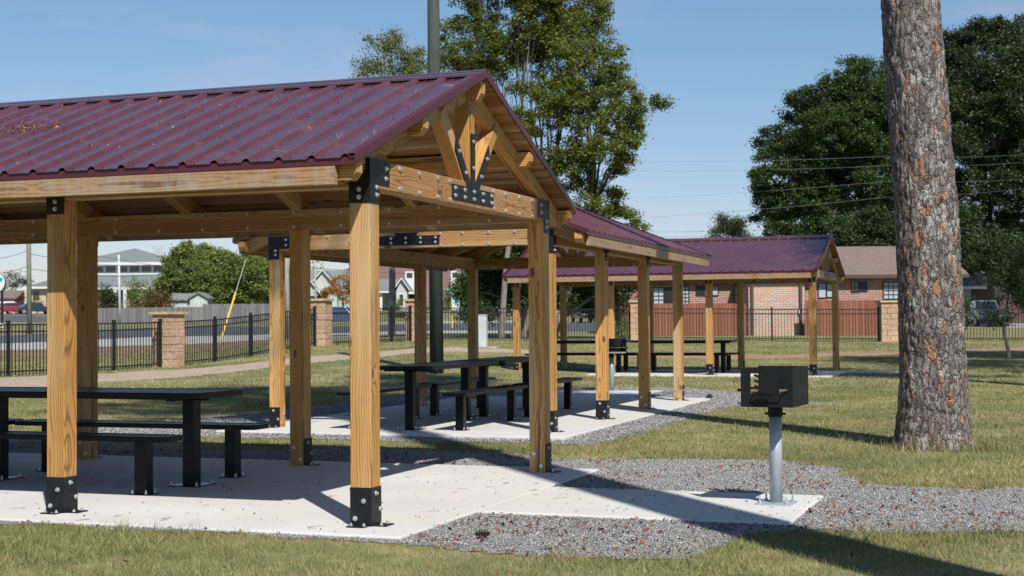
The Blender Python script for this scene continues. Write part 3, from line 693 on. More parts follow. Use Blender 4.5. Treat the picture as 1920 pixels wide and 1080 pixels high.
# far roads
drape('bank',strip([-500,0,315,450,560],[40,46,50,56,62],[55,60.5,66,69,70]),.5,.01,M['mulch'],edge=.3,fr=1)
drape('pavement',strip([-500,0,315,450,600,800,1000],[57,62,67,69,71,74,76],[68,75,82,82,83,84,84]),.6,.012,M['walk'],edge=0)
drape('road',strip([-500,0,315,450,600,800,1000,1180],[68,75,82,82,83,84,84,84],[86,95,116,121,124,128,128,126]),.8,.012,M['asph'],edge=0)
drape('driveway',strip([-300,0,60,120,260],[138,141,142,144,150],[172,172,170,166,160]),.8,.02,M['asph'],edge=0)
drape('car_park',strip([-300,0,160,300],[178,178,178,178],[204,204,204,204]),1,.02,M['asph'],edge=0)
drape('pavement',strip([560,700,900,1000],[132,134,134,134],[139,141,141,141]),1,.02,M['walk'],edge=0)
drape('driveway',strip([1780,1880,1990],[92,90,88],[112,112,112]),1,.02,M['walk'],edge=0)
# ------------------------------------------------------------ scattered stuff
SL1=lp(0,[(-.37,-.37),(-.37,3.96),(7.6,3.96),(7.6,-.37)]); PD1=lp(0,[(-2.51,.92),(-2.51,2.51),(-.3,2.51),(-.3,.92)])
SL2=lp(1,[(-.69,-.37),(-.69,4.0),(7.96,4.0),(7.96,-.37)]); PD2=lp(1,[(7.9,.99),(7.9,2.61),(10.51,2.61),(10.51,.99)])
SL3=lp(2,[(-.37,-.56),(-.37,3.96),(7.6,3.96),(7.6,-.56)]); PD3=lp(2,[(-2.51,1.89),(-2.51,3.31),(-.3,3.31),(-.3,1.89)])
def rocks(name,polys,excl,dens,smin,smax,ymax=99,z=None,bulge=.5):
    P_=[]
    for poly in polys:
        xs_=[p[0] for p in poly]; ys_=[p[1] for p in poly]; x0,x1,y0,y1=min(xs_),max(xs_),min(ys_),min(max(ys_),ymax)
        n=int((x1-x0)*(y1-y0)*dens); x=RNG.uniform(x0,x1,n); y=RNG.uniform(y0,y1,n)
        m=inpoly(x+.07*wav(x,y,5)+RNG.normal(0,.03,n),y+.07*wav(y,x,5,1)+RNG.normal(0,.03,n),poly)&(np.abs(x)<.40*y+.3)
        for e in excl: m&=~inpoly(x,y,e)
        P_.append(np.stack([x[m],y[m]],-1))
    P_=np.concatenate(P_); n=len(P_)
    zz=T(P_[:,0],P_[:,1])+.004 if z is None else np.full(n,z)
    oc=np.array([(1,0,0),(0,1,0),(-1,0,0),(0,-1,0),(0,0,1),(0,0,-.6)],float)
    V=oc[None]*RNG.uniform(.6,1.25,(n,6,1))+RNG.normal(0,.22,(n,6,3))
    s=RNG.uniform(smin,smax,n)**1.; s=smin+(smax-smin)*RNG.random(n)**2.2
    V=V*s[:,None,None]*np.stack([np.ones(n),RNG.uniform(.6,1,n),RNG.uniform(.5,.9,n)],-1)[:,None,:]
    a=RNG.uniform(0,2*PI,n); c,s_=np.cos(a),np.sin(a); X=V[...,0]*c[:,None]-V[...,1]*s_[:,None]; Y=V[...,0]*s_[:,None]+V[...,1]*c[:,None]
    V=np.stack([X+P_[:,0:1],Y+P_[:,1:2],V[...,2]+zz[:,None]+s[:,None]*bulge],-1)
    F=np.array([(0,1,4),(1,2,4),(2,3,4),(3,0,4),(1,0,5),(2,1,5),(3,2,5),(0,3,5)])
    me=bpy.data.meshes.new(name); me.vertices.add(n*6); me.vertices.foreach_set('co',V.astype(np.float32).ravel())
    FF=(F[None]+np.arange(n)[:,None,None]*6).astype(np.int32).reshape(-1); me.loops.add(len(FF)); me.loops.foreach_set('vertex_index',FF)
    me.polygons.add(n*8); me.polygons.foreach_set('loop_start',np.arange(n*8,dtype=np.int32)*3); me.polygons.foreach_set('loop_total',np.full(n*8,3,np.int32))
    me.materials.append(M['stone']); me.update(calc_edges=True); o=bpy.data.objects.new(name,me); col.objects.link(o); tag(o,kind='stuff',label='loose grey stones of the gravel beds',cat='gravel'); return o
rocks('gravel_stones',[GR1],[SL1,PD1],6800,.004,.0105)
o=rocks('gravel_stones',[GR2],[SL2,PD2],900,.008,.020); 
o=rocks('loose_stones',[SL1,PD1],[],14,.005,.012,z=.0); o2=rocks('loose_stones',[lp(0,[(-2.45,1.0),(-2.45,2.2),(-1.2,2.2),(-1.2,1.0)])],[],42,.006,.013,z=0.); o2['label']='small stones scattered round the foot of the near grill'
o['label']='small loose stones lying on the concrete slab and grill pad'
def flakes(name,pts,zz,l,wd,mat,tilt=.35,long=1.):
    n=len(pts); a=RNG.uniform(0,2*PI,n); L=RNG.uniform(.4,1,n)*l; Wd=RNG.uniform(.5,1,n)*wd
    d=np.stack([np.cos(a),np.sin(a),RNG.normal(0,tilt,n)],-1); p=np.stack([-np.sin(a),np.cos(a),RNG.normal(0,tilt,n)],-1)
    c=np.stack([pts[:,0],pts[:,1],zz],-1)
    q=[c-d*L[:,None]*.5-p*Wd[:,None]*.3,c-d*L[:,None]*.1+p*Wd[:,None]*.5,c+d*L[:,None]*.5+p*Wd[:,None]*.1,c+d*L[:,None]*.15-p*Wd[:,None]*.5]
    return bulk(name,np.stack(q,1).reshape(-1,3),4,mat)
def scat(poly,n,excl=(),pw=None):
    xs_=[p[0] for p in poly]; ys_=[p[1] for p in poly]; out=[]
    x=RNG.uniform(min(xs_),max(xs_),n*6); y=RNG.uniform(min(ys_),max(ys_),n*6); m=inpoly(x,y,poly)&(np.abs(x)<.42*y)
    for e in excl: m&=~inpoly(x,y,e)
    x,y=x[m],y[m]
    if pw is not None: k_=RNG.random(len(x))<pw(x,y); x,y=x[k_],y[k_]
    return np.stack([x,y],-1)[:n]
pp=scat(GR1,3800,[SL1,PD1],lambda x,y:np.clip(.35+.55*wav(x,y,3.1)+.35*wav(x,y,9)+.35*(y<9.8),.06,1))
o=flakes('bark_chips',pp,np.full(len(pp),ZG+.020),.055,.020,M['chip']); tag(o,'reddish brown bark flakes scattered over the gravel','bark chips',kind='stuff')
x=RNG.uniform(-4.5,4.5,900); y=RNG.uniform(7.2,16,900); m=(np.abs(x)<.4*y)&~inpoly(x,y,SL1)&~inpoly(x,y,PD1)&~inpoly(x,y,GR1); pp=np.stack([x[m],y[m]],-1)[:160]
o=flakes('bark_chips',pp,T(pp[:,0],pp[:,1])+.035,.05,.02,M['chip']); tag(o,'reddish brown bark flakes scattered in the grass','bark chips',kind='stuff')
pp=scat(SL1,26)
pp=np.concatenate([pp,scat(PD1,14)]); o=flakes('leaf_litter',pp,np.full(len(pp),.006),.04,.018,M['chip'],.12); tag(o,'dry leaf scraps and bark flakes on the nearest slab','litter',kind='stuff')
b=MB(); pp=np.concatenate([scat(SL1,55),scat(PD1,14)])
for (x,y) in pp:
    a=random.uniform(0,PI); L=random.uniform(.05,.13); k_=random.uniform(-.02,.02); d=Vector((math.cos(a),math.sin(a),0)); n_=Vector((-d.y,d.x,0)); c=Vector((x,y,.003))
    b.tube([c-d*L/2,c+n_*k_,c+d*L/2],.0013,3)
    if random.random()<.5: b.tube([c-d*L/2,c-n_*k_*1.2+Vector((0,0,.002)),c+d*L/2+n_*.03],.0013,3)
o=b.build('fallen_needles',M['needle']); tag(o,'dry brown pine needles lying on the nearest slab','pine needles',kind='stuff')
# pine cones
def pine_cone(loc,rz,s,label):
    b=MB()
    for k_ in range(60):
        t=k_/59; a=k_*2.4; r=.030*math.sin(PI*(.12+.80*t))**.8*s; x=(t-.5)*.10*s
        d=Vector((.45,math.cos(a)*.9,math.sin(a)*.9)).normalized(); c=Vector((x,math.cos(a)*r*.35,math.sin(a)*r*.35)); e=c+d*r*.9; sd=d.cross(Vector((1,0,0))).normalized()*.0085*s
        b.add([c-sd*.5,c+sd*.5,e+sd,e-sd,e+Vector((.004*s,0,0))],[(0,1,2,3),(3,2,4)])
    b.tube([(-.045*s,0,0),(.045*s,0,0)],[.008*s,.006*s],6)
    o=b.build('pine_cone',plain('cone_scale',(.022,.013,.009),.85,0,.4,40)); o.location=loc; o.rotation_euler=(0,0,rz); tag(o,label,'pine cone','fallen pine cones'); return o
p=G(903,1013,ZG); pine_cone((p[0],p[1],ZG+.04),rad(15),.85,'open dark pine cone lying on the gravel in front of the grill pad')
p=G(1330,749,.01); pine_cone((p[0],p[1],.05),rad(70),1.5,'small dark pine cone at the gravel corner beyond the middle pavilion slab')
# roof litter
X_,Y_,t_,g_=PAV[0]; cl=[]
def roofpt(a,b_,h=.006): 
    p=PL(0,a,b_); return (p.x,p.y,zp(b_)+h)
n=420; A=RNG.uniform(-.05,6.2,n); B=RNG.uniform(-.42,1.7,n); pts=[roofpt(a,b_,.004) for a,b_ in zip(A,B)]
ctr=[(3.35,.85,.16,120),(3.05,.80,.08,40),(4.6,.2,.1,26),(2.2,.1,.1,22),(1.7,1.2,.12,18)]
for ca,cb,sg,k_ in ctr: pts+=[roofpt(RNG.normal(ca,sg*.8),RNG.normal(cb,sg*.5),RNG.uniform(.004,.035)) for _ in range(k_)]
pts=np.array(pts); o=flakes('roof_litter',pts[:,:2],pts[:,2]+.004,.035,.012,M['litter'],.3); tag(o,'dry needles and leaf bits caught on the nearest maroon roof','litter',kind='stuff')
b=MB()
for _ in range(260):
    if _<90: a,bb=RNG.normal(3.3,.16),RNG.normal(.85,.08)
    else:
        a=-.05+.2286*int(RNG.integers(0,28))+.05; bb=RNG.uniform(-.4,1.7)
    an=RNG.normal(1.57,.5); L=RNG.uniform(.04,.10); da,db=math.cos(an)*L,math.sin(an)*L
    b.tube([roofpt(a,bb,.004),roofpt(a+da,bb+db,.006+RNG.uniform(0,.012))],.0016,3)
o=b.build('roof_needles',M['litter']); tag(o,'dry pine needles lying along the ribs of the nearest roof','pine needles',kind='stuff')
# grass blades
def grass(name,D0,D1,dens,h,wd,nb=1,umax=.40):
    n=int((D1-D0)*(D0+D1)*umax*dens); y=np.sqrt(RNG.uniform(D0**2,D1**2,n)); x=RNG.uniform(-umax,umax,n)*y
    ex=np.zeros(n,bool); jx,jy=x+RNG.normal(0,.035,n)+.06*wav(x,y,5),y+RNG.normal(0,.035,n)+.06*wav(y,x,5,1)
    for e in (GR1,GR2,PATH,PATH2): ex|=inpoly(jx,jy,e)&(RNG.random(n)>.012)
    for e in (SL1,PD1,SL2,PD2,SL3,PD3): ex|=inpoly(x,y,e)
    dens_mask=RNG.random(n)<np.clip(.75+.45*wav(x,y,1.7)+.3*wav(x,y,6),.25,1); m=~ex&dens_mask; x,y=x[m],y[m]; n=len(x)
    z=T(x,y); a=RNG.uniform(0,2*PI,n); hh=h*RNG.uniform(.45,1.25,n)*(1+.9*(RNG.random(n)<.02)); lean=RNG.normal(0,.5,(n,2))*hh[:,None]
    ww=wd*RNG.uniform(.6,1.3,n); dx,dy=np.cos(a)*ww/2,np.sin(a)*ww/2
    p0=np.stack([x-dx,y-dy,z-.004],-1); p1=np.stack([x+dx,y+dy,z-.004],-1); p2=np.stack([x+lean[:,0],y+lean[:,1],z+hh],-1)
    o=bulk(name,np.stack([p0,p1,p2],1).reshape(-1,3),3,M['blade']); tag(o,'short mown grass, green mixed with straw coloured blades','grass',kind='stuff'); return o
grass('grass_blades',6.8,10.5,6000,.030,.0042); grass('grass_blades',10.5,16,2300,.034,.0065)
grass('grass_blades',16,28,1300,.034,.0085); grass('grass_blades',28,58,210,.042,.02)
def weeds(n,x0,x1,y0,y1):
    x=RNG.uniform(x0,x1,n*3); y=RNG.uniform(y0,y1,n*3); m=(np.abs(x)<.4*y)&(wav(x,y,2.3)>.15)
    for e in (GR1,SL1,PD1): m&=~inpoly(x,y,e)
    x,y=x[m][:n],y[m][:n]; n=len(x); k=5; x=np.repeat(x,k)+RNG.normal(0,.012,n*k); y=np.repeat(y,k)+RNG.normal(0,.012,n*k); a=RNG.uniform(0,2*PI,n*k); h=RNG.uniform(.05,.12,n*k); z=T(x,y); w2=.0022
    l=RNG.normal(0,.6,(n*k,2))*h[:,None]
    P0=np.stack([x-np.cos(a)*w2,y-np.sin(a)*w2,z],-1); P1=np.stack([x+np.cos(a)*w2,y+np.sin(a)*w2,z],-1); P2=np.stack([x+l[:,0],y+l[:,1],z+h],-1)
    o=bulk('grass_tufts',np.stack([P0,P1,P2],1).reshape(-1,3),3,M['blade']); tag(o,'taller straggling grass tufts standing out of the mown lawn','grass',kind='stuff')
weeds(700,-3.6,3.8,7.2,9.4); weeds(500,-1,6,10.5,16)
# ============================================================ trees
def limb(b,p,q,r0,r1,bend=.12,n=6,seg=5,m=0):
    p=Vector(p);q=Vector(q); L=(q-p).length; k_=Vector((random.uniform(-1,1),random.uniform(-1,1),random.uniform(.1,1)))*bend*L
    pts=[p.lerp(q,t)+k_*math.sin(PI*t) +Vector((random.uniform(-1,1),random.uniform(-1,1),0))*L*.015 for t in [i/seg for i in range(seg+1)]]; pts[0]=p
    b.tube(pts,[r0+(r1-r0)*i/seg for i in range(seg+1)],n,m); return pts
def leafquads(C,ls,flat=.6,up=.35):
    n=len(C); nrm=RNG.normal(0,1,(n,3)); nrm[:,2]=np.abs(nrm[:,2])+up; nrm/=np.linalg.norm(nrm,axis=1)[:,None]
    t=np.cross(nrm,RNG.normal(0,1,(n,3))); t/=np.linalg.norm(t,axis=1)[:,None]+1e-9; bt=np.cross(nrm,t)
    L=(ls*RNG.uniform(.6,1.3,n))[:,None]; Wd=L*flat*RNG.uniform(.7,1.1,n)[:,None]
    return np.stack([C-t*L*.5,C+bt*Wd*.5,C+t*L*.5,C-bt*Wd*.5],1).reshape(-1,3)
def tree(name,label,cat,base,lobes,D,lm,bm,ls=.10,per=260,cr=.5,ncl=1.,tr=.2,fork=None,spread=1.2,group=None,twigs=True,gap=.0,stems=None,bare=0,shell=.55,sat=3):
    """lobes: (px,py,radius px[,depth offset]) on the photo -> real ellipsoids at depth D"""
    base=Vector(base); root=empty(name,base,0,label,cat,group)
    L=[]
    for lb in lobes:
        px,py,rp=lb[:3]; dd=lb[3] if len(lb)>3 else random.uniform(-spread,spread)
        L.append((Vector(W(px,py,D+dd)),rp/FPX*D))
    big=list(L)
    for c,r in big:
        if sat and r*FPX/D>14:
            for _ in range(sat):
                a=random.uniform(-.5,PI+.5); e=random.uniform(.75,1.12); c2=c+Vector((math.cos(a)*r*e,random.uniform(-.5,.5)*r,math.sin(a)*r*e)); L.append((c2,r*random.uniform(.22,.42),c))
    tb_=MB(); C=[]
    fk=fork if fork else .4
    
    stems=stems or [(0,0,1.)]
    tops=[]
    cx=sum((c.x*r*r for c,r in big))/sum(r*r for c,r in big)
    for sx,sy,sr in stems:
        top=Vector((base.x+(cx-base.x)*.28+sx*1.2,base.y+sy*1.5,base.z+(max(c.z for c,r in big)-base.z)*fk)); b0=base+Vector((sx*.75,sy*.8,-.15))
        tb_.tube([b0,b0+Vector((0,0,.35)),b0.lerp(top,.5)+Vector((random.uniform(-.15,.15),0,0)),top],[tr*sr*1.5,tr*sr,tr*sr*.85,tr*sr*.62],10); tops.append(top)
    for it in L:
        c,r=it[:2]; sub=len(it)>2
        top=min(tops,key=lambda t:(t-c).length); 
        # start somewhere along the stem
        st=top if c.z>top.z else base.lerp(top,max(.35,min(1,(c.z-base.z)/(top.z-base.z+.01)*.85)))
        pts=limb(tb_,it[2],c,tr*.12,tr*.05,.08,4,6) if sub else limb(tb_,st,c,tr*.38,tr*.10,.10,6,6)
        n=max(4,int(ncl*(r/cr)**2*3.2))
        for k_ in range(n):
            d=RNG.normal(0,1,3); d/=np.linalg.norm(d); rr=r*(shell+(1.02-shell)*RNG.random()**.6)
            p=np.array(c)+d*rr*np.array([1,1,.92])
            if gap and RNG.random()<gap: continue
            if twigs and random.random()<.6: limb(tb_,pts[random.randint(3,6)],p,tr*.09,tr*.03,.08,3,3)
            m=int(per*RNG.uniform(.5,1.3)); q=RNG.normal(0,1,(m,3))*np.array([.5,.5,.34])*cr*RNG.uniform(.65,1.25); C.append(p+q)
    if bare:
        for _ in range(bare):
            c,r=random.choice(big); a=Vector(c); e=a+Vector((random.uniform(-1,1),random.uniform(-.5,.5),random.uniform(.2,1.2)))*r*1.15; limb(tb_,a,e,tr*.10,tr*.02,.1,4,4)
    C=np.concatenate(C); bulk('crown',leafquads(C,ls)-np.array(base),4,lm,root)
    tb_.v=[np.concatenate(tb_.v)-np.array(base)]; tb_.build('trunk',bm,root,smooth=True)
    return root
def bush(name,label,cat,px,pyt,D,wpx,lm,ls=.07,n=2500,cone=False,base=None,group=None,squash=1.,lump=.28):
    g=GP(px,D) if base is None else Vector(base); top=W(px,pyt,D)[2]; h=max(.3,top-g.z); r=wpx/2/FPX*D
    root=empty(name,g,0,label,cat,group); C=[]
    for _ in range(26):
        t=random.random(); a=random.uniform(0,2*PI); rr=r*(1-t*.95 if cone else math.sqrt(max(0,1-(2*t-1)**2*.8)))*random.uniform(.45,.85)
        c=np.array([math.cos(a)*rr,math.sin(a)*rr,h*(.08+.84*t)]); C.append(c+RNG.normal(0,1,(n//26,3))*np.array([r*lump,r*lump,h*.12]))
    C=np.concatenate(C); C[:,2]=np.abs(C[:,2]); bulk('foliage',leafquads(C,ls),4,lm,root)
    b=MB(); 
    for _ in range(5): limb(b,(0,0,-.05),(random.uniform(-r,r)*.5,random.uniform(-r,r)*.5,h*.7),max(.015,r*.03),.006,.1,5,4)
    b.build('stem',M['dbark'],root); return root
# central tree
bz=GP(944,58)
tree('broadleaf_tree','tall many-stemmed yellow-green tree rising behind the peak of the nearest pavilion','tree',bz,
 [(895,20,55),(880,80,62),(868,135,42),(930,120,45),(905,-40,60),(960,-20,45),(1020,-30,70),(1100,-40,60),(1050,35,62),(1110,45,52),(1020,90,40),(1075,110,58),(1135,115,42),(1160,150,24),(1100,185,52),(1030,215,44),(1155,205,40),(1175,250,32),(1120,265,55),(1050,295,48),(980,235,30),(1000,330,45),(1095,335,46),(1150,330,20),(1110,390,34),(1150,372,16),(1150,400,16),(1190,200,20),(1241,196,16),(1197,226,10),(1170,300,18),(1190,418,20),(1020,170,30),(985,60,40),(1000,110,42),(960,85,38),(1060,180,46),(1000,15,40),(985,165,26)],
 58,M['lf_yg'],M['bark'],.12,84,.30,1.5,.13,.36,1.6,stems=[(-.1,0,1),(1.1,.3,.8),(2.6,.8,.8),(.5,1,.6)],bare=16,gap=.22,shell=.1)
tree('shade_tree','low dark green tree crown between the middle and the farthest pavilion','tree',GP(986,60),
 [(905,520,38),(940,500,40),(965,540,42),(920,560,30),(1010,500,45),(1000,560,32),(880,545,22),(895,590,18),(950,470,35),(1035,560,22),(985,450,50),(1040,470,30)],60,M['lf_g'],M['bark'],.12,230,.46,2.4,.16,.35,1.2)
tree('broadleaf_tree','pale-barked tree trunk with hanging dark foliage left of the farthest pavilion\'s second post','tree',GP(1040,62),
 [(1080,560,28),(1100,545,28),(1130,555,26),(1150,575,20),(1165,545,20),(1110,580,16),(1060,530,24),(1085,520,30),(1140,520,30)],63,M['lf_d'],M['bark'],.12,220,.46,2.2,.16,.35)
tree('turning_tree','small sparse tree with yellow-green leaves left of the tall round pole top','tree',GP(735,66),
 [(690,125,20),(705,95,22),(728,80,22),(745,110,26),(715,135,26),(770,105,20),(790,130,22),(672,140,10),(740,145,30),(780,150,25),(700,170,30),(760,180,40)],66,M['lf_yg'],M['bark'],.11,55,.45,1.5,.16,.6,1.2,gap=.05,shell=.3)
tree('broadleaf_tree','big mid-green tree left of the pine trunk, its crown spreading over the brick house','tree',GP(1650,86),
 [(1600,150,44),(1645,150,40),(1565,180,42),(1500,195,22),(1515,225,42),(1560,250,60),(1630,240,60),(1480,265,30),(1440,265,22),(1455,300,34),(1520,310,52),(1590,320,60),(1650,330,60),(1690,180,50),(1700,270,50),(1700,370,50),(1440,360,34),(1480,375,42),(1450,400,34),(1530,385,44),(1500,425,38),(1560,400,36),(1640,400,36),(1430,330,16),(1460,430,22),(1640,200,44),(1600,205,44),(1560,320,44),(1610,290,44),(1660,210,40),(1530,360,40)],
 86,M['lf_g'],M['dbark'],.15,120,.42,1.9,.20,.45,2.6,shell=.3,gap=.14,sat=4)
tree('evergreen_tree','rounded dark evergreen close behind the brown roof, left of the pine trunk','tree',GP(1630,84),
 [(1600,435,30),(1630,425,34),(1660,435,34),(1685,440,30),(1610,455,34),(1655,460,38),(1585,455,20)],80,M['lf_d'],M['dbark'],.13,420,.5,2.2,.25,.5,.8)
tree('broadleaf_tree','tall dark tree at the right edge behind the overhead wires','tree',GP(1857,105),
 [(1790,95,34),(1815,75,30),(1850,70,34),(1885,70,30),(1915,65,36),(1800,140,44),(1860,130,52),(1920,130,52),(1785,200,40),(1830,200,54),(1895,200,56),(1790,270,40),(1845,275,56),(1905,280,56),(1780,340,36),(1830,350,50),(1895,355,52),(1790,410,34),(1840,420,36),(1900,425,40),(1930,480,40),(1800,465,32),(1870,480,30),(1905,520,30,-4),(1815,500,22,-3),(1880,510,24,-5),(1930,550,34,-6),(1790,430,36,-4),(1845,455,34,-5),(1885,492,28,-12),(1850,482,24,-12),(1915,485,30,-12),(1905,520,22,-14),(1820,478,22,-11),(1975,200,70),(1975,330,70)],
 105,M['lf_d'],M['dbark'],.18,135,.52,2.0,.24,.4,3.2,shell=.3,gap=.12,sat=4)
tree('distant_tree','small far tree with brownish green crown above the farthest pavilion\'s ridge','tree',GP(1366,170),
 [(1350,425,16),(1368,418,16),(1385,435,15),(1340,440,14),(1360,440,18),(1398,442,10)],170,M['lf_d'],M['dbark'],.22,120,.9,1.2,.25,.4,2)
tree('pine_tree','distant pines at the left edge behind the round sign','tree',GP(25,230),
 [(22,525,13),(38,520,13),(12,540,14),(30,540,14),(48,530,6)],230,M['lf_d'],M['dbark'],.25,110,1.,1.3,.25,.5,2)
tree('thicket_tree','big bushy pale green tree behind the weathered board fence','tree',GP(440,166),
 [(352,480,18),(335,495,22),(375,490,26),(405,495,26),(430,500,26),(340,520,30),(380,525,34),(420,525,34),(320,540,24),(455,520,26),(470,500,18),(400,550,30),(440,550,30),(470,545,26)],163,M['lf_b'],M['bark'],.26,210,.75,2.2,.2,.4,2,group=None,gap=.03)
tree('thicket_tree','darker green trees continuing the thicket behind the first right-hand post','tree',GP(520,172),
 [(480,490,22),(495,510,26),(485,540,26),(510,520,26),(530,530,24),(505,560,24),(545,545,22),(470,565,20)],170,M['lf_g'],M['bark'],.26,210,.75,2.2,.2,.4,2)
tree('ornamental_tree','small orange-brown autumn tree between the brick pillar and the big post','tree',GP(644,150),
 [(620,540,12),(635,528,14),(650,535,15),(632,550,14),(655,555,14),(645,520,9),(612,548,8),(665,540,12)],150,M['lf_o'],M['dbark'],.16,130,.55,1.3,.14,.45,1,gap=.1)
bush('bush','dark green round tree in front of the grey-roofed office','bush',204,540,163,50,M['lf_d'],.21,5600)
bush('bush','brownish green shrub leaning over the weathered fence left of the shed','bush',292,545,156,62,M['lf_r'],.21,5600)
bush('bush','green shrub mass left of the brownish shrub behind the board fence','bush',262,524,160,50,M['lf_b'],.21,5600)
bush('crape_myrtle','dark red flowering shrub beside the parked cars','bush',40,547,205,18,leaf('leaf_red',[(.06,.03,.02),(.14,.04,.04),(.2,.08,.06)]),.2,700)
bush('bush','pale flowering shrub right of the utility pole','bush',70,556,206,24,M['lf_y'],.2,700)
bush('conical_shrub','clipped conical shrub by the porch of the pale house','shrub',748,560,203,16,M['lf_b'],.13,1300,cone=True)
bush('bush','low round shrub left of the clipped cone at the porch','bush',733,573,203,18,M['lf_g'],.14,900)
bush('hedge','dark low hedge in front of the porch house','hedge',752,586,160,60,M['lf_d'],.16,1500)
bush('bush','green shrub left of the street sign pole','bush',836,545,190,24,M['lf_b'],.18,900)
bush('bush','yellow green lit shrub beside the red board fence','bush',1164,588,63,36,M['lf_b'],.09,1400)
bush('bush','rounded green shrub right of the pine trunk behind the metal fence','bush',1802,557,84,52,M['lf_g'],.11,4200)
bush('bush','bright green bush top left of the middle pavilion\'s pillar','bush',580,478,230,60,M['lf_b'],.34,2200)
# sapling
bz=GP(1891,41)
tree('sapling','thin young tree with sparse leaves in front of the metal fence at the right edge','sapling',bz,
 [(1885,520,18),(1905,500,18),(1900,540,18),(1870,560,12),(1850,530,10),(1915,560,14),(1895,590,10),(1880,600,9),(1862,590,7),(1920,470,16),(1895,470,14)],41,M['lf_g'],M['bark'],.075,50,.26,3.2,.05,.6,.25,gap=.1,shell=.1)
# ------------------------------------------------------------ pines near the camera
def pine(loc,H_,r0,lean,label,crown,res=None,cat='pine tree',nl=11000,cw=2.6,flare=.32):
    root=empty('pine_tree',loc,0,label,cat)
    nu,nv=(150,560) if res else (24,40)
    V=[];
    hs=[H_*(i/nv)**(1.25 if res else 1) for i in range(nv+1)]
    for z in hs:
        tp=r0*(1-.62*z/H_); fl=1+flare*math.exp(-z/.30)
        cx,cy=lean[0]*z+.03*math.sin(z*.6)-(.10*math.exp(-z/.8) if res else 0),lean[1]*z
        for j in range(nu):
            a=2*PI*j/nu; r=tp*fl
            if flare: r*=1+.07*math.sin(a*5+.6)*math.exp(-z/.35)+.24*max(0,math.cos(a))**2*math.exp(-z/.26)+.08*max(0,math.sin(a*3+1))*math.exp(-z/.2)
            if res and z<8:
                u=a*tp*1.0
                q0=Vector((math.cos(a)*tp,math.sin(a)*tp,z*.42))
                n1=mnoise.noise(q0*4)*.012; n2=abs(mnoise.noise(q0*17+Vector((5,3,1)))); n3=abs(mnoise.noise(q0*38))
                r+=n1+min(n2,.35)*.055+min(n3,.3)*.028-.016
            V.append((cx+r*math.cos(a),cy+r*math.sin(a),z-.12))
    F=[(i*nu+j,i*nu+(j+1)%nu,(i+1)*nu+(j+1)%nu,(i+1)*nu+j) for i in range(nv) for j in range(nu)]
    b=MB(); b.add(V,F); b.build('trunk',M['pbark'],root,smooth=True)
    # crown
    C=[];bb=MB()
    for _ in range(46):
        z=crown[0]+(crown[1]-crown[0])*random.random()**.9; t=(z-crown[0])/(crown[1]-crown[0]); a=random.uniform(0,2*PI); L=cw*(1.05-.75*t)*random.uniform(.45,1.1)
        p=Vector((lean[0]*z,lean[1]*z,z)); q=p+Vector((math.cos(a)*L,math.sin(a)*L,L*random.uniform(.0,.35))); limb(bb,p,q,.05,.015,.06,5,4)
        for s in range(4):
            c=p.lerp(q,.45+.2*s)+Vector((random.uniform(-.4,.4),random.uniform(-.4,.4),random.uniform(-.2,.3))); C.append(np.array(c)+RNG.normal(0,1,(nl//184,3))*np.array([.32,.32,.2]))
    bb.build('branch',M['dbark'],root)
    C=np.concatenate(C); bulk('crown',leafquads(C,.22,.34),4,M['lf_p'],root); return root
p=GP(1755,15.05)
pine((p.x+.045,p.y,-.05),21,.335,(-.052,.01),'large pine trunk with flaky grey and orange bark standing in the grass at the right',(13,21),True)
pine((3.42,3.9,-.05),30,.36,(-.004,.0),'tall pine standing right of the viewpoint, outside the frame',(19.5,29.5),None,nl=30000,cw=4.3)
pine((12.6,20.6,-.05),21,.33,(0,0),'pine right of the frame level with the middle pavilion',(13,20),None,cw=2.4,nl=16000)
pine((16.5,25.5,-.0),21,.33,(0,0),'pine farther right of the frame',(12,21),None,cw=3.4,nl=16000)
pine((19.5,29.5,-.0),20,.33,(0,0),'pine farthest right of the frame',(11,20),None,cw=3.4,nl=16000)
# grass tuft at trunk foot
x=RNG.normal(p.x,.33,900); y=p.y-.30+RNG.normal(0,.10,900); a=RNG.uniform(0,2*PI,900); hh=RNG.uniform(.04,.14,900)
z=T(x,y); P0=np.stack([x-np.cos(a)*.004,y-np.sin(a)*.004,z],-1); P1=np.stack([x+np.cos(a)*.004,y+np.sin(a)*.004,z],-1); P2=np.stack([x+RNG.normal(0,.03,900),y+RNG.normal(0,.03,900),z+hh],-1)
o=bulk('grass_tufts',np.stack([P0,P1,P2],1).reshape(-1,3),3,M['blade']); tag(o,'longer grass around the foot of the pine trunk','grass',kind='stuff')
# ============================================================ fences
def pillar(px,D,label,h=1.5,rz=None,s=.30):
    g=GP(px,D); r=empty('fence_pillar',g,rz or 0,label,'pillar','stone block fence pillars')
    b=MB(); n=7; hh=(h-.07)/n; rr=random.Random(px)
    for k_ in range(n):
        j=rr.uniform(-.008,.008)
        if k_%2==0:
            b.box((-s-j,-s,-.1 if k_==0 else k_*hh+.012),(.02,s,(k_+1)*hh)); b.box((.034,-s-j,-.1 if k_==0 else k_*hh+.012),(s+j,s,(k_+1)*hh))
        else: b.box((-s-j,-s-j,k_*hh+.012),(-.1,s+j,(k_+1)*hh)); b.box((-.086,-s+j,k_*hh+.012),(s-j,s-j,(k_+1)*hh))
    b.box((-s+.02,-s+.02,0),(s-.02,s-.02,h-.08)); b.build('shaft',M['block'],r)
    b=MB(); b.box((-s-.06,-s-.06,h-.07),(s+.06,s+.06,h)); b.build('cap',M['cap'],r); return r,g
A_,ga=pillar(316,39,'stone block pillar left of the first back post, nearest of the pillars',1.46,rad(-25))
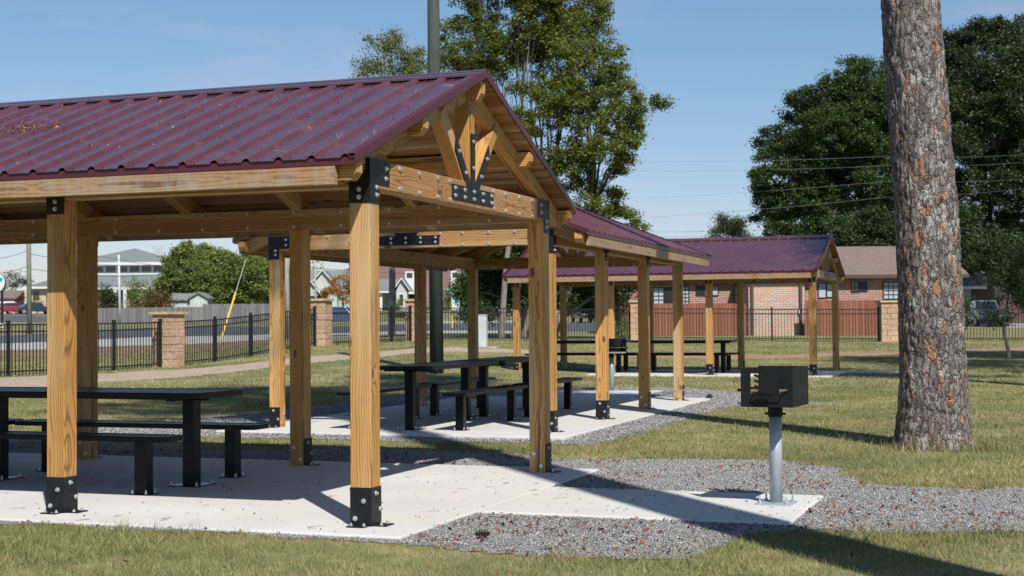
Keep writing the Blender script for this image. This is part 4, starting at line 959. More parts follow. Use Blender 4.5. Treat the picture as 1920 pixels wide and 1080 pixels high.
B_,gb_=pillar(600,47,'stone block pillar with flat cap seen between the two front posts',1.5,rad(-15))
C_,gc=pillar(779,52.3,'stone block pillar half hidden by the middle pavilion\'s rear post',1.5,rad(-10))
D_,gd=pillar(1196,56,'stone block pillar at the left end of the red board fence',1.5)
E_,ge=pillar(1665,54,'stone block pillar just left of the pine trunk',1.5)
def fence_run(p,q,sp,label,h=1.22,off=(.34,.34)):
    p=Vector(p);q=Vector(q); d=(q-p); d.z=0; L=d.length; d.normalize(); root=empty('metal_fence',(p.x,p.y,float(T(p.x,p.y))),math.atan2(d.y,d.x),label,'fence','black metal picket fence runs between stone pillars')
    ss=[off[0]]; 
    while ss[-1]+sp<L-off[1]-.5: ss.append(ss[-1]+sp)
    ss.append(L-off[1])
    def z(s): c=p+d*s; return float(T(c.x,c.y))-float(T(p.x,p.y))
    for i,s in enumerate(ss):
        b=MB(); b.box((s-.033,-.033,z(s)-.1),(s+.033,.033,z(s)+h+.04)); b.box((s-.038,-.038,z(s)+h+.04),(s+.038,.038,z(s)+h+.06)); b.build('fence_post',M['iron'],root)
    for s0,s1 in zip(ss[:-1],ss[1:]):
        b=MB(); z0,z1=z(s0),z(s1); n=max(2,int((s1-s0)/.112))
        for hz in (h-.035,h-.20,.10):
            b.add([(s0+.03,-.014,z0+hz-.016),(s1-.03,-.014,z1+hz-.016),(s1-.03,.014,z1+hz-.016),(s0+.03,.014,z0+hz-.016),(s0+.03,-.014,z0+hz+.016),(s1-.03,-.014,z1+hz+.016),(s1-.03,.014,z1+hz+.016),(s0+.03,.014,z0+hz+.016)],[(3,2,1,0),(4,5,6,7),(0,1,5,4),(1,2,6,5),(2,3,7,6),(3,0,4,7)])
        for k_ in range(1,n):
            t=k_/n; s=s0+(s1-s0)*t; zz=z0+(z1-z0)*t; b.box((s-.0095,-.0095,zz+.03),(s+.0095,.0095,zz+h-.02))
        b.build('picket_panel',M['iron'],root)
Lp=Vector((-15.0,27.0,0)); dirA=Vector((-.431,-.902,0))
fence_run(ga,ga+dirA*13,1.8,'black metal picket fence running left from the nearest pillar to the left edge')
fence_run(ga,gb_,1.95,'black metal picket fence between the nearest pillar and the second one')
fence_run(gb_,gc,2.0,'black metal picket fence behind the big front post')
fence_run(gc,gd,2.3,'black metal picket fence behind the middle pavilion and the grey box')
fence_run(gd,ge,2.35,'black metal picket fence in front of the red board fence')
fence_run(ge,GP(2010,54),2.35,'black metal picket fence right of the pine trunk')
def board_fence(pxa,Da,pxb,Db,topya,topyb,mat,label,name='board_fence'):
    a=GP(pxa,Da);b_=GP(pxb,Db); d=(b_-a); d.z=0; L=d.length; r=empty(name,a,math.atan2(d.y,d.x),label,'fence'); w_=.14 if mat is M['fred'] else .17
    b=MB(); n=int(L/w_); ha=W(pxa,topya,Da)[2]; hb=W(pxb,topyb,Db)[2]
    for k_ in range(n):
        s=k_*w_; t=k_/n; c=a+(b_-a)*t; zb=float(T(c.x,c.y))-a.z; zt=ha+(hb-ha)*t-a.z+random.uniform(-.012,.012)
        b.prism([(s+.004,zb-.05),(s+w_-.004,zb-.05),(s+w_-.004,zt-.03),(s+w_-.03,zt),(s+.03,zt),(s+.004,zt-.03)],1,-.011,.011)
    b.build('boards',mat,r); b=MB(); 
    zl=min(ha,hb)-a.z
    for hz in (zl-.3,zl-1.0): b.box((0,.013,hz),(L,.055,hz+.09))
    b.build('rail',mat,r); return r
board_fence(135,150,490,150,578,574,M['fgrey'],'weathered grey board fence in front of the thicket and shed')
board_fence(380,156,560,158,570,569,M['fgrey'],'second weathered board fence section behind the first, right of the shed')
board_fence(1163,67.5,1402,68.5,569,569,M['fred'],'red stained board fence left of the projecting brick wing')
board_fence(1509,68.5,1690,68.5,563,563,M['fred'],'red stained board fence right of the brick wing')
# ============================================================ buildings
def window(root,x0,x1,z0,z1,y,fr=M['white'],gl=M['glass'],bars=(1,1),fw=.05,shutter=None,blind=False,hx=0):
    """window on wall plane y (facing -y) of a building"""
    b=MB(); 
    for A,B in (((x0-fw,z0-fw),(x1+fw,z0)),((x0-fw,z1),(x1+fw,z1+fw)),((x0-fw,z0),(x0,z1)),((x1,z0),(x1+fw,z1))): b.box((A[0],y-.05,A[1]),(B[0],y+.01,B[1]))
    for i in range(1,bars[0]+1):
        x=x0+(x1-x0)*i/(bars[0]+1); b.box((x-.018,y-.03,z0),(x+.018,y+.01,z1))
    for i in range(1,bars[1]+1):
        z=z0+(z1-z0)*i/(bars[1]+1); b.box((x0,y-.032,z-.018),(x1,y+.01,z+.018))
    o=b.build('window',fr,root); b=MB(); b.box((x0,y-.012,z0),(x1,y-.008,z1)); b.build('pane',M['blind'] if blind else gl,o)
    if shutter:
        for sx in shutter:
            b=MB(); xa=(x0-fw-.42) if sx<0 else (x1+fw+.01); b.box((xa,y-.03,z0-.04),(xa+.41,y-.002,z1+.04)); b.build('shutter',M['iron'],root)
    return o
def gable_roof(root,x0,x1,y0,y1,z0,zr,mat,th=.12,oh=.4,name='roof',axis='x',fascia=M['brown']):
    b=MB(); f=MB()
    if axis=='x':
        ym=(y0+y1)/2
        for (ya,za,yb,zb) in ((y0-oh,z0,ym,zr),(y1+oh,z0,ym,zr)):
            b.prism([(ya,za),(yb,zb),(yb,zb+th),(ya,za+th)],0,x0-oh,x1+oh)
        f.box((x0-oh,y0-oh-.03,z0-.05),(x1+oh,y0-oh-.002,z0+th+.02)); g=MB(); g.prism([(y0,z0+.02),(y1,z0+.02),(ym,zr-.03)],0,x0+.01,x1-.01)
    else:
        xm=(x0+x1)/2
        for (xa,za,xb,zb) in ((x0-oh,z0,xm,zr),(x1+oh,z0,xm,zr)):
            b.prism([(xa,za),(xb,zb),(xb,zb+th),(xa,za+th)],1,y0-oh,y1+oh)
            f.prism([(xa,za-.06),(xb,zb-.06),(xb,zb+th+.02),(xa,za+th+.02)],1,y0-oh-.035,y0-oh-.002)
        g=MB(); g.prism([(x0,z0+.02),(x1,z0+.02),(xm,zr-.03)],1,y0+.01,y1-.01)
    o=b.build(name,mat,root); f.build('fascia',fascia,root); return o,g
def hip_roof(root,x0,x1,y0,y1,z0,zr,mat,oh=.6,ridge=None,name='roof',fascia=M['white'],fh=.3):
    b=MB(); X0,X1,Y0,Y1=x0-oh,x1+oh,y0-oh,y1+oh; ym=(Y0+Y1)/2; rx=ridge or ((X0+X1)/2,(X0+X1)/2)
    V=[(X0,Y0,z0+fh),(X1,Y0,z0+fh),(X1,Y1,z0+fh),(X0,Y1,z0+fh),(rx[0],ym,zr),(rx[1]+.01,ym,zr)]
    b.add(V,[(0,1,5,4),(1,2,5),(2,3,4,5),(3,0,4),(3,2,1,0)]); o=b.build(name,mat,root)
    f=MB(); f.box((X0-.01,Y0-.01,z0),(X1+.01,Y1+.01,z0+fh-.004)); f.build('fascia',fascia,root); return o
def bx(px,D): return GP(px,D).x
def zz(px,py,D): return W(px,py,D)[2]
# --- brick house right
D=72; g=GP(1400,D); r=empty('brick_house',(g.x,D,g.z),0,'long low brick house with brown shingle roof behind the red fence','house')
def lx(px,d=72): return W(px,560,d)[0]-g.x
def lz(py,px=1500,d=72): return W(px,py,d)[2]-g.z
ev=lz(521); b=MB(); xa,xb=lx(1178),lx(1795); b.box((xa,0,-.4),(xb,8.5,ev+.1)); b.build('wall',M['brick'],r)
o,gm=gable_roof(r,xa,xb,0,8.5,ev,zz(1700,465,76.2)-g.z,M['sh_b'],.1,.45); gm.build('gable',M['brown'],r)
wx0,wx1=lx(1403,69.5),lx(1508,69.5); b=MB(); b.box((wx0,-2.6,-.4),(wx1,-.003,ev-.02)); b.build('wing_wall',M['brickl'],r)
b=MB(); b.box((wx0-.25,-3.0,ev-.015),(wx1+.25,-.46,ev+.12)); b.build('wing_roof',M['sh_b'],r)
for px in (1410,1501):
    b=MB(); x=lx(px,69.4); b.box((x-.06,-2.72,-.2),(x+.06,-2.604,ev-.1)); b.build('downspout',M['brown'],r)
b=MB()
for x in (wx0+2.45,wx0+2.85): b.box((x-.09,-2.72,1.0),(x+.09,-2.604,1.22))
b.build('meter_box',M['white'],r)
for (pa,pb,ya,yb,bars,sh,bl) in ((1226,1244,538,568,(1,3),(1,),True),(1279,1291,536,570,(1,4),None,True),(1322,1346,536,552,(1,0),(-1,),True),(1377,1386,537,568,(0,1),(1,),True),(1535,1549,532,558,(0,0),None,True),(1550,1564,533,557,(0,1),None,True),(1597,1609,530,547,(1,1),(1,),False),(1657,1684,531,561,(2,3),None,True)):
    window(r,lx(pa),lx(pb),lz(yb),lz(ya),0,M['iron'],bars=bars,shutter=sh,blind=bl,fw=.04)
# --- house far right
D=112; g=GP(1840,D); r=empty('brick_house',(g.x,D,g.z),0,'brick house toned dark as if in tree shade, behind the tree trunk and van at the right edge','house')
def lx2(px,d=112): return W(px,560,d)[0]-g.x
def lz2(py,d=112): return W(1850,py,d)[2]-g.z
b=MB(); b.box((lx2(1775),0,-.5),(lx2(2000),9,lz2(541))); b.build('wall',M['brickd'],r)
o,gm=gable_roof(r,lx2(1775),lx2(2000),0,9,lz2(541),lz2(488),M['sh_b'],.15,.6,fascia=M['white']); gm.build('gable',M['brickd'],r)
for pa,pb,ya,yb,sh in ((1806,1819,542,560,(-1,1)),(1866,1893,544,557,None)): window(r,lx2(pa),lx2(pb),lz2(yb),lz2(ya),0,M['white'],bars=(0,1),shutter=sh)
# --- pale roof patches far right
D=170; g=GP(1830,D); r=empty('house',(g.x,D,g.z),0,'far house with sunlit tan roof glimpsed through the foliage right of the pine','house')
b=MB(); x0=W(1790,500,D)[0]-g.x; x1=W(1990,500,D)[0]-g.x; b.box((x0,0,-.5),(x1,8,zz(1850,510,D)-g.z)); b.build('wall',M['tanw'],r)
o,gm=gable_roof(r,x0,x1,0,8,zz(1850,508,D)-g.z,zz(1850,478,D)-g.z,M['tanw'],.2,.5); gm.build('gable',M['tanw'],r)
# --- office with clerestory
D=215; g=GP(200,D); r=empty('office_building',(g.x,D,g.z),0,'grey-roofed brick office with a band of clerestory windows under a hipped upper roof','building')
def ox(px,d=D): return W(px,540,215)[0]-g.x
def oz(py): return W(200,py,215)[2]-g.z
b=MB(); b.box((ox(95),2,-.6),(ox(310),30,oz(541))); b.build('wall',M['brick'],r)
b=MB(); b.box((ox(28),4,-.6),(ox(94),26,oz(541))); b.build('side_wall',M['tanw'],r)
hip_roof(r,ox(96),ox(306),2,30,oz(543),oz(503)+1.2,M['sh_g'],1.2,ridge=(ox(120),ox(290)),fh=.35)
o=hip_roof(r,ox(28),ox(140),5,26,oz(542),oz(510),M['sh_g'],1.0,ridge=(ox(60),ox(130)),name='side_roof')
b=MB(); b.box((ox(112),9,oz(520)),(ox(288),23,oz(487))); b.build('clerestory_wall',M['white'],r)
for k_ in range(8):
    pa=275-k_*23.4
    window(r,ox(pa-15),ox(pa+4),oz(506),oz(495),9,M['white'],bars=(0,0),fw=.1)
hip_roof(r,ox(112),ox(288),9,23,oz(493),oz(455),M['sh_g'],1.,ridge=(ox(200),ox(200)),name='upper_roof',fh=.45)
for px in (232,214,262,134):
    b=MB(); b.box((ox(px)-.22,.5,-.5),(ox(px)+.22,1.0,oz(543))); b.build('column',M['white'],r)
b=MB(); b.box((ox(216),1.9,oz(560)),(ox(224),1.985,oz(545))); b.build('window',M['glass'],r)
# entrance gable left part
b=MB(); b.box((ox(60),-1,-.6),(ox(90),3.9,oz(541))); b.build('entrance_wall',M['tanw'],r)
b=MB(); b.box((ox(66),-1.02,oz(562)),(ox(78),-.99,oz(545))); b.build('door',M['glass'],r)
hip_roof(r,ox(60),ox(92),-1,3.9,oz(541),oz(530),M['sh_g'],.8,name='entrance_roof',fh=.3)
# small house far left
D=222; g=GP(5,D); r=empty('house',(g.x,D,g.z),0,'small brown-roofed house at the left edge behind the parked cars','house')
b=MB(); x0=W(-30,560,D)[0]-g.x; x1=W(26,560,D)[0]-g.x; b.box((x0,0,-.5),(x1,7,zz(5,562,D)-g.z)); b.build('wall',M['tanw'],r); o,gm=gable_roof(r,x0,x1,0,7,zz(5,562,D)-g.z,zz(5,546,D)-g.z,M['sh_b'],.2,.5); gm.build('gable',M['tanw'],r)
# shed
D=158; g=GP(357,D); r=empty('garden_shed',(g.x,D,g.z),0,'pale green shed with grey roof and white crossed double doors behind the board fence','shed')
def sx_(px): return W(px,570,D)[0]-g.x
def sz_(py): return W(357,py,D)[2]-g.z
b=MB(); b.box((sx_(356),0,-.6),(sx_(389),4.2,sz_(560))); b.build('wall',M['siding'],r)
b=MB(); b.box((sx_(318),.35,-.6),(sx_(356)-.004,3.9,sz_(561))); b.build('side_wall',M['siding'],r)
o,gm=gable_roof(r,sx_(356),sx_(389),0,4.2,sz_(560.5),sz_(549),M['sh_g'],.1,.18,axis='y',fascia=M['sh_g']); gm.build('gable',M['siding'],r)
b=MB(); xa=sx_(318)-.2; b.prism([(.1,sz_(561.5)),(2.1,sz_(549)),(4.1,sz_(561.5)),(4.1,sz_(561.5)-.12),(2.1,sz_(549)-.14),(.1,sz_(561.5)-.12)],0,xa,sx_(372)); b.build('side_roof',M['sh_g'],r)
for s in(0,1):
    b=MB(); xa,xb=(sx_(364),sx_(372.6)) if s==0 else (sx_(373),sx_(381.5)); z0,z1=sz_(580),sz_(564)
    for A,B in (((xa,z0),(xa+.09,z1)),((xb-.09,z0),(xb,z1)),((xa+.09,z1-.1),(xb-.09,z1))): b.box((A[0],-.05,A[1]),(B[0],-.003,B[1]))
    b.tube([(xa+.05,-.03,z0 if s else z1),(xb-.05,-.03,z1 if s else z0)],.05,4); b.build('door',M['white'],r)
# --- gabled houses
def cottage(px0,px1,pyb,pye,pyr,D,wall,roof,label,depth=8,gables=(),extra=None,axis='x',oh=.4):
    cx=(px0+px1)/2; g=GP(cx,D); r=empty('house',(g.x,D,g.z),0,label,'house'); X=lambda p:W(p,pye,D)[0]-g.x; Z=lambda y:W(cx,y,D)[2]-g.z
    b=MB(); b.box((X(px0),0,-.8),(X(px1),depth,Z(pye))); b.build('wall',wall,r)
    o,gm=gable_roof(r,X(px0),X(px1),0,depth,Z(pye),Z(pyr),roof,.15,oh,axis=axis,fascia=M['white']); gm.build('gable',wall,r)
    for ga_,gb2,ze_,zr_,dy in gables:
        b=MB(); b.box((X(ga_),-dy,-.8),(X(gb2),-.01,Z(ze_))); b.build('front_wall',wall,r)
        o,gm=gable_roof(r,X(ga_),X(gb2),-dy,depth*.5,Z(ze_),Z(zr_),roof,.15,.45,axis='y',name='front_roof',fascia=M['white']); gm.build('front_gable',wall,r)
    return r,X,Z
r,X,Z=cottage(560,700,600,545,507,222,M['siding'],M['sh_g'],'pale sage house with white-edged front gable left of the big post',gables=((584,636,545,508,3),(574,606,556,528,4.5)))
b=MB(); b.box((X(578),-4.56,Z(566)),(X(612),-4.515,Z(556))); b.build('window',M['glass'],r)
b=MB(); b.box((X(594),-4.6,Z(548)),(X(622),-3.02,Z(545))); b.build('frieze',M['white'],r)
r,X,Z=cottage(690,752,600,548,524,212,M['siding'],M['sh_g'],'sage porch house with small front gable and white posts right of the big post',gables=((746,766,547,524,3),))
window(r,X(752),X(759),Z(574),Z(553),-3,M['white'],bars=(0,0),fw=.12)
for px in (718,740):
    b=MB(); b.box((X(px)-.18,-3.2,-.4),(X(px)+.18,-2.85,Z(546))); b.build('porch_post',M['white'],r)
b=MB(); b.prism([(-3.6,Z(548)),(.0,Z(541)),(.0,Z(541)+.15),(-3.6,Z(548)+.15)],0,X(700),X(743)); b.build('porch_roof',M['sh_g'],r)
b=MB(); b.box((X(700),-3.7,Z(550)),(X(743),-3.605,Z(547))); b.build('porch_fascia',M['white'],r)
b=MB(); b.box((X(724),-.05,Z(572)),(X(737),-.003,Z(553))); b.build('window',M['glass'],r)
# church-like roof behind
D=262; g=GP(720,D); r=empty('church_hall',(g.x,D,g.z),0,'large hall with a long red-brown shingle roof and white slit dormers behind the pale houses','building')
X=lambda p:W(p,560,D)[0]-g.x; Z=lambda y:W(720,y,D)[2]-g.z
b=MB(); b.box((X(545),0,-1.5),(X(905),30,Z(578))); b.build('wall',M['brick'],r)
b=MB(); b.add([(X(540),-1,Z(580)),(X(910),-1,Z(580)),(X(910),31,Z(580)),(X(540),31,Z(580)),(X(650),15,Z(486)),(X(900),15,Z(486))],[(0,1,5,4),(1,2,5),(2,3,4,5),(3,0,4)]); b.build('roof',M['sh_r'],r)
for px in (770,855):
    b=MB(); x=X(px); b.prism([(x-.8,Z(510)),(x+.9,Z(510)),(x+2.4,Z(552)),(x-.8,Z(552))],1,-2.5,9); o=b.build('dormer',M['white'],r)
    b=MB(); b.box((x-.5,-2.56,Z(522)),(x+.5,-2.505,Z(513))); b.build('window',M['glass'],o)
b=MB(); b.box((X(846),-1.9,-1),(X(862),-.1,Z(548))); b.build('entrance_wall',M['white'],r); b=MB(); b.box((X(853),-1.96,Z(572)),(X(859),-1.905,Z(554))); b.build('door',M['teal'],r)
r,X,Z=cottage(880,1000,604,556,530,190,M['white'],M['sh_b'],'white-walled house glimpsed between the shade trees right of the street sign')
r,X,Z=cottage(1030,1180,604,552,528,185,M['white'],M['sh_g'],'white house mostly hidden by dark foliage left of the red board fence')
# ============================================================ vehicles
def vehicle(kind,loc,rz,col_,label,cat):
    pm=paint('paint_'+kind+str(round(col_[0]*99)),col_); Ls={'sedan':4.7,'suv':4.7,'pickup':5.4}[kind]; r=empty('parked_'+('car' if kind!='pickup' else 'pickup'),loc,rz,label,cat,None)
    h=Ls/2; W2=.90
    if kind=='sedan': body=[(-h,.35),(-h+.05,.75),(-h+.25,.92),(-h+1.0,.98),(h-1.35,.95),(h-.35,.80),(h,.62),(h,.32)]; cab=[(-h+.55,.95),(-h+1.35,1.40),(.05,1.45),(.65,1.36),(h-1.25,.93)]
    elif kind=='suv': body=[(-h,.4),(-h,.95),(-h+.1,1.08),(h-1.25,1.08),(h-.15,.95),(h,.7),(h,.38)]; cab=[(-h+.12,1.06),(-h+.4,1.72),(.5,1.76),(1.15,1.08)]
    else: body=[(-h,.5),(-h,1.05),(.1,1.05),(h-1.3,1.08),(h-.1,1.0),(h,.75),(h,.45)]; cab=[(-.95,1.04),(-.85,1.72),(.55,1.74),(1.25,1.06)]
    b=MB(); 
    def lofts(pr,w0,w1,z0,z1,mb,m=0):
        n=len(pr); V=[]
        for s in(-1,1):
            for x,z in pr:
                t=(z-z0)/(z1-z0+1e-6); V.append((x,s*(w0+(w1-w0)*max(0,min(1,t))),z))
        F=[list(range(n)),[n+i for i in range(n)][::-1]]+[(i,n+i,n+(i+1)%n,(i+1)%n) for i in range(n)]
        mb.add(V,F,m)
    lofts(body,W2,W2-.06,.35,1.0,b); o=b.build('body',pm,r); mo=o.modifiers.new('b','BEVEL'); mo.width=.05; mo.segments=2; mo.angle_limit=.6
    b=MB(); lofts(cab,W2-.06,W2-.24,.95,1.6,b); o=b.build('cabin',pm,r); mo=o.modifiers.new('b','BEVEL'); mo.width=.04; mo.segments=2
    # windows proud of the cabin
    xs_=[p_[0] for p_ in cab]; zt=max(p_[1] for p_ in cab); zb=min(p_[1] for p_ in cab)
    for s in(-1,1):
        b=MB(); a=cab; x0,x1=a[0][0],a[-1][0]; xt0,xt1=a[1][0],a[-2][0]
        f=lambda z:(W2-.06)+((W2-.24)-(W2-.06))*max(0,min(1,(z-.95)/.65))+.006
        zl,zh=zb+.06,zt-.09
        pl=[(x0+.22,zl),(x1-.28,zl),(xt1-.04,zh),(xt0+.06,zh)]
        V=[(x,s*f(z),z) for x,z in pl]+[(x,s*(f(z)-.01),z) for x,z in pl]; b.add(V,[(0,1,2,3),(7,6,5,4)] if s<0 else [(3,2,1,0),(4,5,6,7)]); b.build('side_window',M['glass'],r)
    for (pa,pb,nm_,sg) in ((cab[-1],cab[-2],'windscreen',1),(cab[0],cab[1],'rear_window',-1)):
        b=MB(); d=Vector((pb[0]-pa[0],0,pb[1]-pa[1])); n_=Vector((-d.z*-sg*-1,0,0)); off=Vector((abs(d.z),0,abs(d.x))).normalized()*.008; off.x*=sg
        A=Vector((pa[0],0,pa[1]))+d*.1+off; B=Vector((pa[0],0,pa[1]))+d*.9+off
        b.add([(A.x,-(W2-.16),A.z),(A.x,W2-.16,A.z),(B.x,W2-.28,B.z),(B.x,-(W2-.28),B.z)],[(0,1,2,3)]); b.build(nm_,M['glass'],r)
    wr=.32 if kind=='sedan' else .38
    for x in(-h+.85,h-.9):
        for s in(-1,1):
            b=MB(); b.tube([(0,-.11,0),(0,.11,0)],wr,18); wo=b.build('wheel',M['tyre'],r); wo.location=(x,s*(W2-.10),wr)
            b=MB(); b.tube([(0,s*.105,0),(0,s*.118,0)],wr*.62,14); b.build('rim',M['rim'],wo)
    for s in(-1,1):
        b=MB(); b.box((h-.06,s*.62-.17,.62),(h+.015,s*.62+.17,.75)); b.build('headlight',M['white'],r)
        b=MB(); b.box((-h-.012,s*.66-.16,.68),(-h+.05,s*.66+.16,.82)); b.build('tail_light',paint('tail_red',(.25,.01,.01)),r)
    b=MB(); b.box((h-.03,-.42,.42),(h+.012,.42,.60)); b.build('grille',M['iron'],r)
    b=MB(); b.box((-h-.016,-.26,.55),(-h+.01,.26,.68)); b.build('number_plate',M['white'],r)
    return r
g=GP(24,188); vehicle('sedan',g,rad(28),(.22,.008,.012),'red sedan parked left of the grey-green utility pole','car')
g=GP(66,186); vehicle('sedan',g,rad(28),(.012,.018,.03),'dark navy sedan parked behind the grey-green utility pole','car')
g=GP(-4,196); vehicle('sedan',g,rad(28),(.02,.03,.045),'dark car cut by the left edge, left of the red sedan','car')
g=GP(20,204); vehicle('suv',g,rad(10),(.55,.56,.57),'white car mostly hidden behind the red sedan','car')
g=GP(640,140); vehicle('suv',g,rad(-8),(.05,.075,.15),'blue-grey SUV behind the metal fence right of the pillar','car')
g=GP(1845,98); vehicle('pickup',(g.x,g.y,g.z),rad(-97),(.20,.215,.24),'silver pickup facing the park, in front of the shade-toned brick house','pickup')  # silver paint darkened in colour, as if shaded by the tree
g=GP(950,150); vehicle('sedan',g,rad(185),(.015,.02,.03),'dark car in the shade behind the trees left of the farthest pavilion','car')
g=GP(1098,130); vehicle('suv',g,rad(-80),(.03,.04,.06),'dark vehicle in shade left of the red board fence','car')
g=GP(1862,94); b=MB(); b.prism([(-.27,0),(.27,0),(.32,1.0),(-.32,1.0)],1,-.3,.3); r=empty('wheelie_bin',g,0,'dark wheeled bin standing beside the silver pickup','bin'); b.build('body',M['bin'],r)
b=MB(); b.prism([(-.34,1.005),(.34,1.005),(.3,1.09),(-.3,1.09)],1,-.34,.34); b.build('lid',M['bin'],r)
b=MB(); b.tube([(-.3,.3,.1),(-.24,.3,.1)],.11,12); b.tube([(.24,.3,.1),(.3,.3,.1)],.11,12); b.build('wheels',M['tyre'],r)
# ============================================================ poles, wires, signs
def pole(px0,pyt,D,r0,mat,label,px1=None,lean=0,name='utility_pole',arms=None,h=None,cat='pole'):
    g=GP(px0,D); t=W(px1 if px1 is not None else px0,pyt,D); r=empty(name,g,0,label,cat); b=MB(); tx,tz=t[0]-g.x,t[2]-g.z
    b.tube([(0,0,-.3),(tx*.5,0,tz*.5),(tx,0,tz)],[r0*1.08,r0,r0*.85],14); b.build('shaft',mat,r,smooth=True)
    if arms:
        b=MB()
        for za,wd in arms: b.box((tx-wd,-.12,tz-za),(tx+wd,-.02,tz-za+.1)); [b.cyl((tx+s*wd*k_,-.07,tz-za+.1),.05,.16,2,8) for s in(-1,1) for k_ in(.5,.95)]
        b.build('cross_arm',mat,r)
    return r
pole(819,-260,33,.148,M['gpole'],'thick green treated timber pole rising behind the nearest pavilion',px1=810)
pole(56,250,100,.15,M['poleg'],'grey-green utility pole standing before the parked cars',px1=51,arms=[(.6,1.2)])
pole(225,478,150,.13,M['ped'],'slim white pole in front of the grey-roofed office',px1=222.5,name='pole')
pole(541,380,70,.115,M['pole'],'weathered pale utility pole just left of the nearest pavilion\'s back post',px1=534,arms=[(.5,1.)])
pole(593,488,150,.11,M['pole'],'slim pale pole rising behind the second pillar',px1=590,name='pole')
pole(446,474,170,.16,M['pole'],'short pole top showing above the thicket',px1=445,name='pole')
pole(1447,445,120,.12,M['pole'],'thin pale pole top left of the big mid-green tree above the farthest pavilion',px1=1446,name='pole')
def wire(pts,r,mat,label,sag=.0,name='overhead_wire'):
    P_=[]
    for (a,b_) in zip(pts[:-1],pts[1:]):
        A=Vector(W(*a));B=Vector(W(*b_)); n=14
        for i in range(n+(b_ is pts[-1])): 
            t=i/n; p=A.lerp(B,t); p.z-=sag*4*t*(1-t); P_.append(p)
    b=MB(); o0=P_[0].copy(); b.tube([p-o0 for p in P_],r,4); o=b.build(name,mat); o.location=o0; tag(o,label,'wire','overhead wires')
for i,(y0,y1,y2) in enumerate(((294,291,288),(311,309,301),(353,338,333),(391,368,347))):
    wire([(1100,y0+8 if i<2 else y0+22,95),(1660,y1+2,78),(2000,y2-4,66)],.0075,M['wirel'],['topmost of the wires crossing the trees left and right of the pine trunk','second wire from the top crossing behind the pine trunk','third wire from the top crossing behind the pine trunk','fourth wire crossing behind the pine trunk, steepest of them'][i],.15)
for i,(y0,y1,y2) in enumerate(((434,428,409),(444,437,424),(447,441,430))):
    wire([(1180,y0,150),(1660,y1-8,95),(2000,y2-8,80)],.012,M['wire'],['upper of the three low wires above the farthest pavilion\'s ridge','middle of the three low wires above the farthest pavilion\'s ridge','lowest of the three wires above the farthest pavilion\'s ridge'][i],.2)
for i,(a,b_,l) in enumerate((((-60,480,100),(51,470,100),'thin wire running left from the top of the grey-green utility pole'),((51,499,100),(-60,507,100),'lower wire running left from the utility pole'),((51,475,100),(300,497,130),'wire running right from the utility pole across the office roof'),((51,503,100),(300,514,130),'lower wire running right from the utility pole across the office'),((300,507,130),(534,455,72),'wire rising over the thicket to the pale utility pole'),((100,462,120),(534,523,90),'dark cable crossing in front of the thicket'),((534,498,72),(900,508,170),'wire crossing in front of the red-brown hall roof'))):
    wire([a,b_],.02,M['wire'],l,.35)
# guy wire with guard
A=Vector(W(461,486,64.5)); g=GP(411,62); r=empty('guy_wire',g,0,'slanting guy wire with a yellow plastic guard, anchored behind the metal fence','guy wire'); A=A-g; b=MB(); b.tube([(0,0,0),A*1.0],.018,5); b.build('cable',M['pole'],r)
b=MB(); b.tube([A*.05,A*.60],.04,8); b.build('guard',M['yellow'],r)
g=GP(2,58); 
# left round sign
D=120; c=W(-9,530,D); g=GP(4,D); r=empty('roadside_sign',g,0,'round white sign with a teal stripe on a black pole cut by the left edge','sign'); C=Vector(c)-g
b=MB(); b.tube([C+Vector((0,-.12,0)),C+Vector((0,.12,0))],.82,32); b.build('disc',M['white'],r)
b=MB(); b.prism([(C.x-.7,C.z-.30),(C.x+.62,C.z+.10),(C.x+.66,C.z+.34),(C.x+.5,C.z+.42),(C.x-.7,C.z+.02)],1,C.y-.135,C.y-.122); b.build('stripe',M['teal'],r)
b=MB(); 
n_=28; b.tube([C+Vector((.86*math.cos(2*PI*i/n_),-.0,.86*math.sin(2*PI*i/n_))) for i in range(n_+1)],.045,5); b.tube([(0,0,-.2),(0,0,C.z-.3)],.10,10); b.build('pole',M['iron'],r)
D=60; g=GP(-2,D); c=Vector(W(-2,612,D))-g; r=empty('small_sign',g,0,'low white and teal sign behind the metal fence at the left edge','sign'); b=MB(); b.box((c.x-.3,-.03,c.z-.06),(c.x+.18,.03,c.z+.12)); b.box((c.x-.03,-.02,-.1),(c.x+.03,.02,c.z-.06)); b.build('board',M['white'],r)
b=MB(); b.box((c.x-.28,-.036,c.z+.0),(c.x+.17,-.031,c.z+.07)); b.build('stripe',M['teal'],r)
# street sign
D=100; g=GP(847,D); r=empty('street_sign',g,0,'pair of small green street name blades on a thin pole','street sign'); t=W(846,540,D)[2]-g.z; b=MB(); b.tube([(0,0,-.1),(0,0,t)],.03,8); b.build('pole',M['pipe'],r)
for k_,(dx,ry) in enumerate(((-.08,.3),(.05,-.5))):
    b=MB(); b.box((-.36,-.006,0),(.36,.006,.14)); o=b.build('name_blade',M['sgreen'],r); o.location=(dx,-.04-.02*k_,t-.16-.17*k_); o.rotation_euler=(0,0,ry)
    b=MB(); 
    for q_ in range(6): b.box((-.26+q_*.09,-.009,.045),(-.20+q_*.09,-.0065,.10))
    b.build('lettering',M['white'],o)
D=98; g=GP(847.5,D); b=MB(); b.tube([(0,0,-.1),(0,0,.78),(0,0,.82)],[.05,.05,.03],10); o=b.build('marker_post',M['yellow']); o.location=g; tag(o,'short yellow marker post below the green street sign','marker post')
